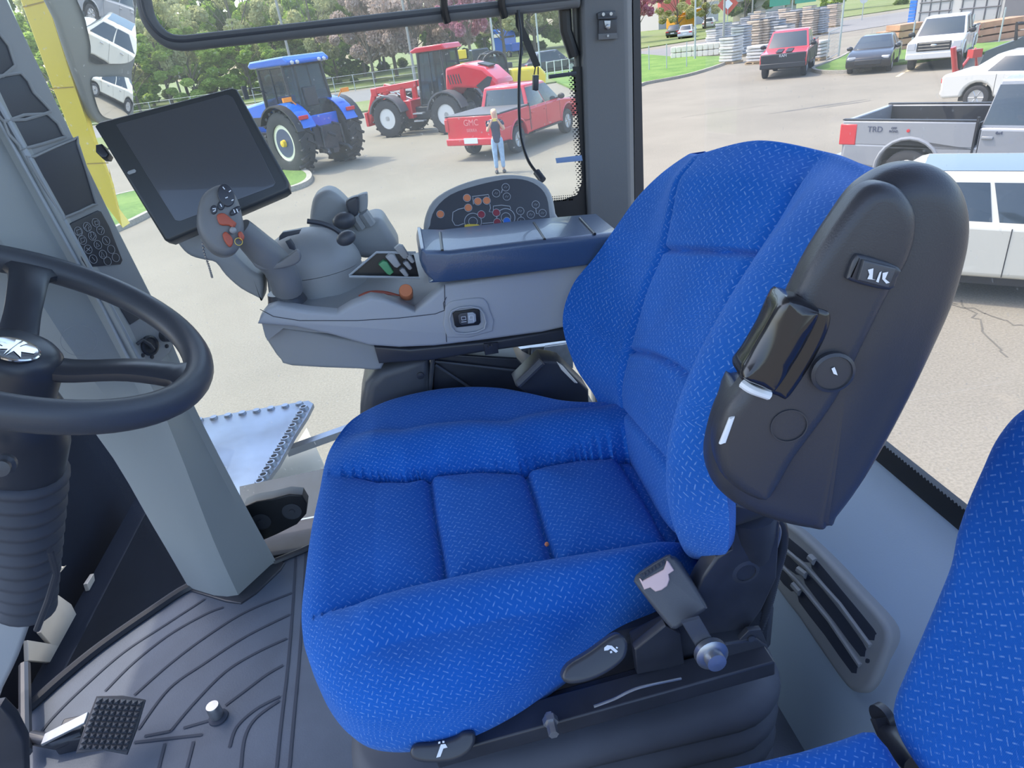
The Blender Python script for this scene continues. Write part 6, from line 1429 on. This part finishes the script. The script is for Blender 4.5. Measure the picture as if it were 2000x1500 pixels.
for kd, x, y, s_, sz in (('bright',-42,94,1.0,.8),('bright',-36,87,.95,.65),('bright',-29,88,1.0,.65),('bright',-23,90,.9,.6),('bright',-17,92,.8,.6),('dark',-12,92,.8,.5),('dark',-7,96,.9,.55),('bright',-22,104,1.0,.9),('bright',-33,106,1.2,.9),('bright',-14,106,1.1,.8),('bright',-9,112,1.1,.9),
    ('dark',-46,112,1.3,1),('dark',-38,118,1.5,1),('dark',-27,116,1.3,1),('dark',-18,118,1.4,1),('dark',-9,120,1.5,1),('dark',-1,122,1.4,.9),('dark',8,122,1.4,.9),('dark',16,124,1.5,.9),('dark',25,126,1.3,.9),
    ('olive',-26,90,1.0,1),('olive',-18,96,1.1,1),('olive',-8.5,92,1.0,1),('olive',-36,100,1.3,1),('olive',16,104,1.2,.9),('olive',22,112,1.2,.9),('olive',30,120,1.2,.8),('olive',-4,110,1.3,1),
    ('pinkish',-2.2,86,1.0,1),('pinkish',3.2,86,1.1,1.1),('pinkish',0.5,94,1.2,1.1),('pinkish',8,90,1.0,1)):
    tree(kd, x, y, s_, rnd.uniform(0,6), WHERE[kd], {'bright':'bright green trees','dark':'deep green trees','olive':'pale budding trees','pinkish':'dusty pink budding trees'}[kd], sz)
for i in range(13): tree(('bright','dark')[i%2], -48+i*6.6, 127+(i%3)*2, 1.5, i, WHERE[('bright','dark')[i%2]] if i%2 else 'bright green tree at the back of the green belt', ('back row bright trees','deep green trees')[i%2], .8)
tree('pink', 8.6, 80, 1.0, 1, 'pink blossom tree above the roof of the red loader', 'pink blossom trees', 1.15)
tree('pink', 33, 96, .9, 2, 'pink blossom tree just right of the slate pillar', None, 1.1)
for i, (x, y, s_, kd) in enumerate(((44,110,.8,'olive'),(52,118,.9,'olive'),(58,116,.9,'dark'),(66,120,.8,'olive'),(74,116,.8,'bright'),(80,108,.9,'dark'),(86,110,.8,'olive'),(94,104,.9,'dark'),(100,100,.8,'bright'),(108,96,.8,'olive'))):
    tree(kd, x, y, s_*1.0, i, {'olive':'pale budding tree in the distance behind the stone yard','dark':'deep green tree in the distance behind the stone yard','bright':'bright green tree in the distance behind the stone yard'}[kd], {'olive':'distant budding trees','dark':'distant dark trees','bright':'distant bright trees'}[kd], .7)

# ================================================================== poles, fences, yard
POLE = mat('weathered pole', (.30,.29,.27), .8); GALV = mat('galvanised post', (.42,.45,.45), .5, .3)
def pole(p, h, r, lab, name='utility_pole', m_=POLE, grp=None):
    mb = MB(); mb.tube([(p.x,p.y,0),(p.x,p.y,h)], [r, r*.8], 10); o = mb.build(name, m_); tag(o, lab, 'pole', grp); return o
pole(gnd(357,195), 12, .16, 'leaning dark utility pole behind the monitor top edge'); pole(gnd(968,128), 13, .14, 'white flag pole above the red pickup roof', 'flag_pole', mat('white pole', (.7,.7,.68), .5)); pole(gnd(812,160), 12, .14, 'grey utility pole behind the red loader cab'); pole(gnd(585,190), 13, .14, 'utility pole among the trees above the blue tractor')
pole(gnd(1057,150), 9, .07, 'thin pale pole right of the hanging strap', 'lamp_post', GALV); pole(gnd(1357,118), 9, .07, 'thin grey lamp post on the lawn right of the pillar', 'lamp_post', GALV); pole(gnd(1412,110), 9, .09, 'dark utility pole among the stone pallets'); pole(gnd(1637,115), 4.2, .06, 'grey gate post beside the grass corner', 'gate_post', GALV); pole(gnd(1468,52), 9, .12, 'pale concrete pole above the stone pallets'); pole(gnd(1530,42), 9, .12, 'tall pole between the green signs')
for i, (x, y) in enumerate(((1268,140),(1302,137),(1341,134))):
    mb = MB(); p = gnd(x, y); mb.tube([(p.x,p.y,0),(p.x,p.y,1.6)], .035, 8); tag(mb.build('fence_post', GALV), 'thin galvanised fence post standing on the right-hand lawn', 'post', 'fence posts on the lawn')
for i, (x, y) in enumerate(((1777,112),(1889,104),(1950,86))):
    mb = MB(); p = gnd(x, y); mb.tube([(p.x,p.y,0),(p.x,p.y,1.7)], .04, 8); tag(mb.build('fence_post', GALV), 'galvanised post in front of the lumber piles', 'post', 'posts by the lumber')
# chain-link gate
a, b = gnd(1574,100), gnd(1632,103); gt = thing('wire_gate', 'open framed wire gate right of the red and black pickup', 'gate', a)
a, b = gnd(1614,122), gnd(1637,108)
mb = MB(); z = Vector((0,0,1.5)); mb.tube([a, a+z, b+z, b], .025, 6); mb.tube([a+z*.1, b+z*.1], .02, 6); mb.build('gate_frame', GALV, gt)
mb = MB()
for i in range(1, 16): q = a.lerp(b, i/16); mb.tube([q+z*.1, q+z], .004, 4)
for i in range(1, 8): mb.tube([a+z*(.1+.9*i/8), b+z*(.1+.9*i/8)], .004, 4)
mb.build('wire_mesh', GALV, gt)
# far fence along the verge
fa_, fb_ = Vector((-46,76,0)), Vector((8,75,0)); ft_ = thing('wire_fence', 'low wire fence along the far roadside below the trees', 'fence', fa_)
mb = MB()
for i in range(28): q = fa_.lerp(fb_, i/27); mb.tube([q, q+Vector((0,0,1.5))], .04, 5)
for z_ in (.3,.9,1.5): mb.tube([fa_+Vector((0,0,z_)), fb_+Vector((0,0,z_))], .015, 4)
mb.build('fence_run', GALV, ft_)
fa_, fb_ = gnd(1070,158), gnd(1128,148); ft_ = thing('wire_fence', 'short pale rail fence seen between the strap and the pillar', 'fence', fa_); mb = MB()
for i in range(5): q = fa_.lerp(fb_, i/4); mb.tube([q, q+Vector((0,0,1.3))], .035, 5)
for z_ in (.5,1.25): mb.tube([fa_+Vector((0,0,z_)), fb_+Vector((0,0,z_))], .02, 4)
mb.build('fence_run', mat('pale fence', (.6,.62,.6), .6), ft_)
# stone pallets
STN = [mat('pale stone', (.55,.53,.50), .8, noise=.3, nscale=3), mat('warm stone', (.52,.42,.33), .8, noise=.35, nscale=3), mat('grey stone', (.36,.37,.39), .8, noise=.3, nscale=3)]
WOOD = mat('pallet wood', (.42,.30,.17), .8, noise=.3, nscale=4); WRAP = mat('dark wrap', (.05,.06,.08), .4)
def pallet_proto(hh, mi, seed):
    r_ = random.Random(seed); t = thing('stone_pallet', 'x', 'pallet', (0,0,0), 0, None, local=True)
    mb = MB(); n = int(hh/.18)
    for i in range(n): mb.box((r_.uniform(-.03,.03), r_.uniform(-.03,.03), .15+.18*i+.085), (1.1+r_.uniform(-.12,.06), 1.1+r_.uniform(-.12,.06), .15), Matrix.Rotation(r_.uniform(-.06,.06),3,'Z'))
    mb.build('stones', STN[mi], t, bevel=.03, seg=1)
    mb = MB(); mb.box((0,0,.03),(1.15,1.15,.03)); mb.box((0,0,.12),(1.15,1.15,.03))
    for y in (-.5,0,.5): mb.box((0,y,.075),(1.15,.1,.08))
    mb.build('wooden_base', WOOD, t)
    if seed % 2: mb = MB(); mb.box((0,0,.17+.18*n),(1.08,1.08,.04)); mb.build('wrap_sheet', WRAP, t)
    return t
protos = [pallet_proto(1.5,0,1), pallet_proto(1.9,2,3), pallet_proto(2.0,1,5), pallet_proto(1.0,0,2)]; used_ = [False]*4
def pallet(i, x, y, rz, lab, grp=None):
    t = protos[i] if not used_[i] else copy_tree(protos[i]); used_[i] = True; t.location = (x, y, 0); t.rotation_euler = (0,0,rz); t['label'] = lab
    if grp: t['group'] = grp
    elif 'group' in t: del t['group']
for (x, y, i, lab) in ((1427,124,0,'low white wrapped pallet of stone at the lawn corner'),(1446,110,1,'tall grey banded stone pallet just behind the low white one'),(1480,124,3,'low stone pallet half hidden left of the red and black pickup'),(1592,118,3,'white stone pallet just right of the red and black pickup')):
    g_ = gnd(x, y); pallet(i, g_.x, g_.y, .55, lab)
for j, (x, y) in enumerate(((1395,96),(1412,92),(1430,88),(1476,100),(1492,98),(1512,96),(1530,95))): g_ = gnd(x, y); pallet((0,1,0,2,2,1,0)[j], g_.x, g_.y, .55, 'pallet of stacked stone in the front row of the yard', 'front row of stone pallets')
for j, (x, y) in enumerate(((1440,76),(1458,75),(1478,74),(1498,73),(1518,74),(1534,75),(1547,74),(1562,72),(1580,71),(1600,68))): g_ = gnd(x, y); pallet((0,1,2,0,1,2,2,1,2,1)[j], g_.x, g_.y, .55, 'pallet of stacked stone in the middle rows of the yard', 'middle rows of stone pallets')
for j in range(14): x = 1470+j*12; g_ = gnd(x, 58-j*.35); pallet((1,2,0,1)[j%4], g_.x, g_.y, .55, 'pallet of stacked stone in the far row of the yard', 'far row of stone pallets')
# cream stone wall blocks
cw = thing('block_row', 'long low row of cream stone blocks on the lawn edge', 'wall', gnd(1375,112)); mb = MB(); a, b = gnd(1313,116), gnd(1440,104); dd = (b-a).normalized()
for i in range(12):
    for k in range(2): mb.box(a.lerp(b, (i+.5)/12)+Vector((0,0,.25+.45*k)), ((b-a).length/12*.97,.9,.42), Matrix.Rotation(math.atan2(dd.y,dd.x),3,'Z'))
mb.build('blocks', mat('cream block', (.66,.62,.53), .85, noise=.15, nscale=2), cw, bevel=.04, seg=1)
# lumber piles
LW = mat('red brown lumber', (.48,.26,.15), .75, noise=.35, nscale=2)
for (a, b, lv, lab) in ((gnd(1722,84), gnd(1792,72), 2, 'stack of red-brown lumber left of the white pickup'), (gnd(1736,103), gnd(1790,95), 4, 'taller lumber stack directly behind the white pickup'), (gnd(1880,88), gnd(1985,70), 3, 'long lumber stack right of the white pickup')):
    t = thing('lumber_pile', lab, 'lumber', (a+b)/2); dd = (b-a); L = dd.length; dd.normalize(); R = Matrix.Rotation(math.atan2(dd.y,dd.x),3,'Z')
    for k in range(lv):
        mb = MB(); mb.box((a+b)/2+Vector((0,0,.15+.36*k)), (L*(1-.02*k), 1.1, .28), R); mb.build('board_bundle', LW, t, bevel=.01)
    mb = MB()
    for k in range(lv):
        for f in (.15,.5,.85): mb.box(a.lerp(b, f)+Vector((0,0,.015+.36*k-.0)), (.1,1.1,.07), R)
    mb.build('bearer', WOOD, t)
# garage building with big grey doors at top right
BW = mat('grey siding', (.42,.42,.40), .8); BD = mat('door grey', (.33,.34,.34), .7); BDK = mat('dark shed', (.12,.12,.13), .7)
a, b = gnd(1786,48), gnd(1960,36); dd = (b-a); L = dd.length; dd.normalize(); nb = Vector((-dd.y, dd.x, 0)); nb = -nb if nb.y < 0 else nb
bl = thing('warehouse', 'grey warehouse with wide panelled doors at the top right', 'building', a); 
mb = MB(); mb.prism([a, b+dd*6, b+dd*6+nb*8, a+nb*8], (0,0,6)); mb.build('wall', BW, bl)
for f0, f1 in ((.04,.42),(.52,.95)):
    mb = MB(); mb.prism([a.lerp(b,f0)-nb*.06, a.lerp(b,f1)-nb*.06, a.lerp(b,f1)+nb*.02, a.lerp(b,f0)+nb*.02], (0,0,4.2)); dr = mb.build('door', BD, bl)
    mb = MB()
    for z_ in (.9,1.6,2.4): mb.tube([a.lerp(b,f0)-nb*.09+Vector((0,0,z_)), a.lerp(b,f1)-nb*.09+Vector((0,0,z_))], .05, 6)
    cc_ = a.lerp(b,(f0+f1)/2); rr_ = L*(f1-f0)*.35; mb.tube([cc_-nb*.09+dd*rr_*math.cos(PI*i/12)+Vector((0,0,1.7+1.6*math.sin(PI*i/12))) for i in range(13)], .05, 6)
    for f in (.05,.35,.65,.95): q = a.lerp(b, f0+(f1-f0)*f)-nb*.09; mb.tube([q, q+Vector((0,0,4.2))], .05, 6)
    mb.build('door_brace', BDK, dr)
mb = MB(); mb.prism([b+dd*.6-nb*1.2, b+dd*8-nb*1.2, b+dd*8, b+dd*.6], (0,0,4)); mb.build('dark_annex', BDK, bl)
g_ = gnd(1786,46); t = thing('crate_stack', 'tall stack of bright blue crates beside the warehouse wall', 'crates', g_); mb = MB()
for k in range(9): mb.box(g_+Vector((0,0,.14+.26*k)), (.8,.8,.22))
mb.build('crates', PT('crate blue', (.03,.16,.65)), t)
# distant buildings
t = thing('shop_building', 'distant building with red roof sign right of the pillar', 'building', gnd(1320,40)); g_ = gnd(1322,62); g_ = g_*1.0
mb = MB(); mb.box(g_*1.25+Vector((0,0,2)), (16,8,4), Matrix.Rotation(.3,3,'Z')); mb.build('wall', mat('pale wall', (.45,.43,.42), .8), t); mb = MB(); mb.box(g_*1.2+Vector((0,0,4.4)), (9,1,2.4), Matrix.Rotation(.3,3,'Z')); mb.build('roof_sign', mat('faded red sign', (.62,.14,.12), .6), t)
t = thing('shed', 'low pale shed with grey roof behind the stone yard', 'building', gnd(1490,50)); g_ = gnd(1492,48)*1.15; mb = MB(); mb.box(g_+Vector((0,0,1.7)), (9,6,3.4), Matrix.Rotation(.5,3,'Z')); mb.build('wall', mat('cream wall', (.50,.48,.42), .8), t); mb = MB(); mb.box(g_+Vector((0,0,3.6)), (10,7,.5), Matrix.Rotation(.5,3,'Z')); mb.build('roof', mat('grey roof', (.40,.44,.47), .6), t)
t = thing('road_sign_board', 'pair of green road sign panels above the far pallets', 'sign', gnd(1545,46)); g_ = gnd(1545,46); mb = MB(); R = Matrix.Rotation(-.6,3,'Z')
for o_ in (-1.6,1.6): mb.box(g_+R@Vector((o_,0,3.2)), (2.6,.08,1.8), R)
mb.build('sign_panel', mat('sign green', (.05,.30,.20), .5), t); mb = MB(); mb.tube([g_, g_+Vector((0,0,4.4))], .08, 6); mb.build('sign_post', GALV, t)
g_ = gnd(1683,40); t = thing('round_sign', 'round pale sign back on a thin post by the side road', 'sign', g_); mb = MB(); mb.tube([g_, g_+Vector((0,0,1.8))], .05, 6); mb.build('post', GALV, t); mb = MB(); mb.lathe([(.42,0),(.42,.03),(.001,.03)], g_+Vector((0,0,2.1)), (-.5,-.8,0), 20); mb.build('disc', mat('sign back', (.55,.57,.55), .6), t)
g_ = gnd(1420,62); t = thing('diamond_sign', 'red diamond sign with pale centre in the distance', 'sign', g_); mb = MB(); mb.tube([g_, g_+Vector((0,0,3))], .06, 6); mb.build('post', GALV, t); R = Matrix.Rotation(-.4,3,'Z')@Matrix.Rotation(PI/4,3,'Y'); mb = MB(); mb.box(g_+Vector((0,0,3.3)), (1.9,.08,1.9), R); mb.build('red_panel', mat('sign red', (.55,.08,.05), .6), t); mb = MB(); mb.box(g_+Vector((0,0,3.3))+Vector((-.05,-.09,0)), (.9,.08,.9), R); mb.build('pale_centre', PLATE, t)
# red implement mast beside the white pickup, dark dump trailer
g_ = gnd(1866,148); t = thing('implement_mast', 'slim red implement mast between the white pickup and white sedan', 'implement', g_); mb = MB(); mb.tube([g_, pY(1862,92,g_.y)], .10, 8); mb.tube([g_+Vector((.2,.2,0)), pY(1905,96,g_.y), pY(1908,140,g_.y)], .07, 8); mb.tube([g_+Vector((0,0,.2)), gnd(1885,143)], .07, 8); mb.box(pY(1904,104,g_.y), (.4,.3,.3)); mb.build('mast', PT('implement red', (.5,.05,.05)), t); mb = MB(); mb.tube([g_+Vector((.25,.1,0)), pY(1872,98,g_.y)], .12, 8); mb.build('black_column', BLK, t)
t = thing('dump_trailer', 'dark sloping trailer partly cut by the right edge behind the white sedan', 'trailer', gnd(1960,125)); p_ = [pY(1912,130,22), pY(1925,100,22), pY(1985,78,22), pY(2060,40,22), pY(2060,130,22)]; mb = MB(); mb.prism(p_, (1.6,1.2,0)); mb.build('tub', mat('dark slate tub', (.08,.10,.11), .5), t); mb = MB(); mb.tube([pY(1984,78,21.95), pY(1986,46,21.95), pY(2060,42,21.95)], .06, 6); mb.build('frame', BLK, t)
for (x, y, s_, lab) in ((1225,60,1,''),):
    pass
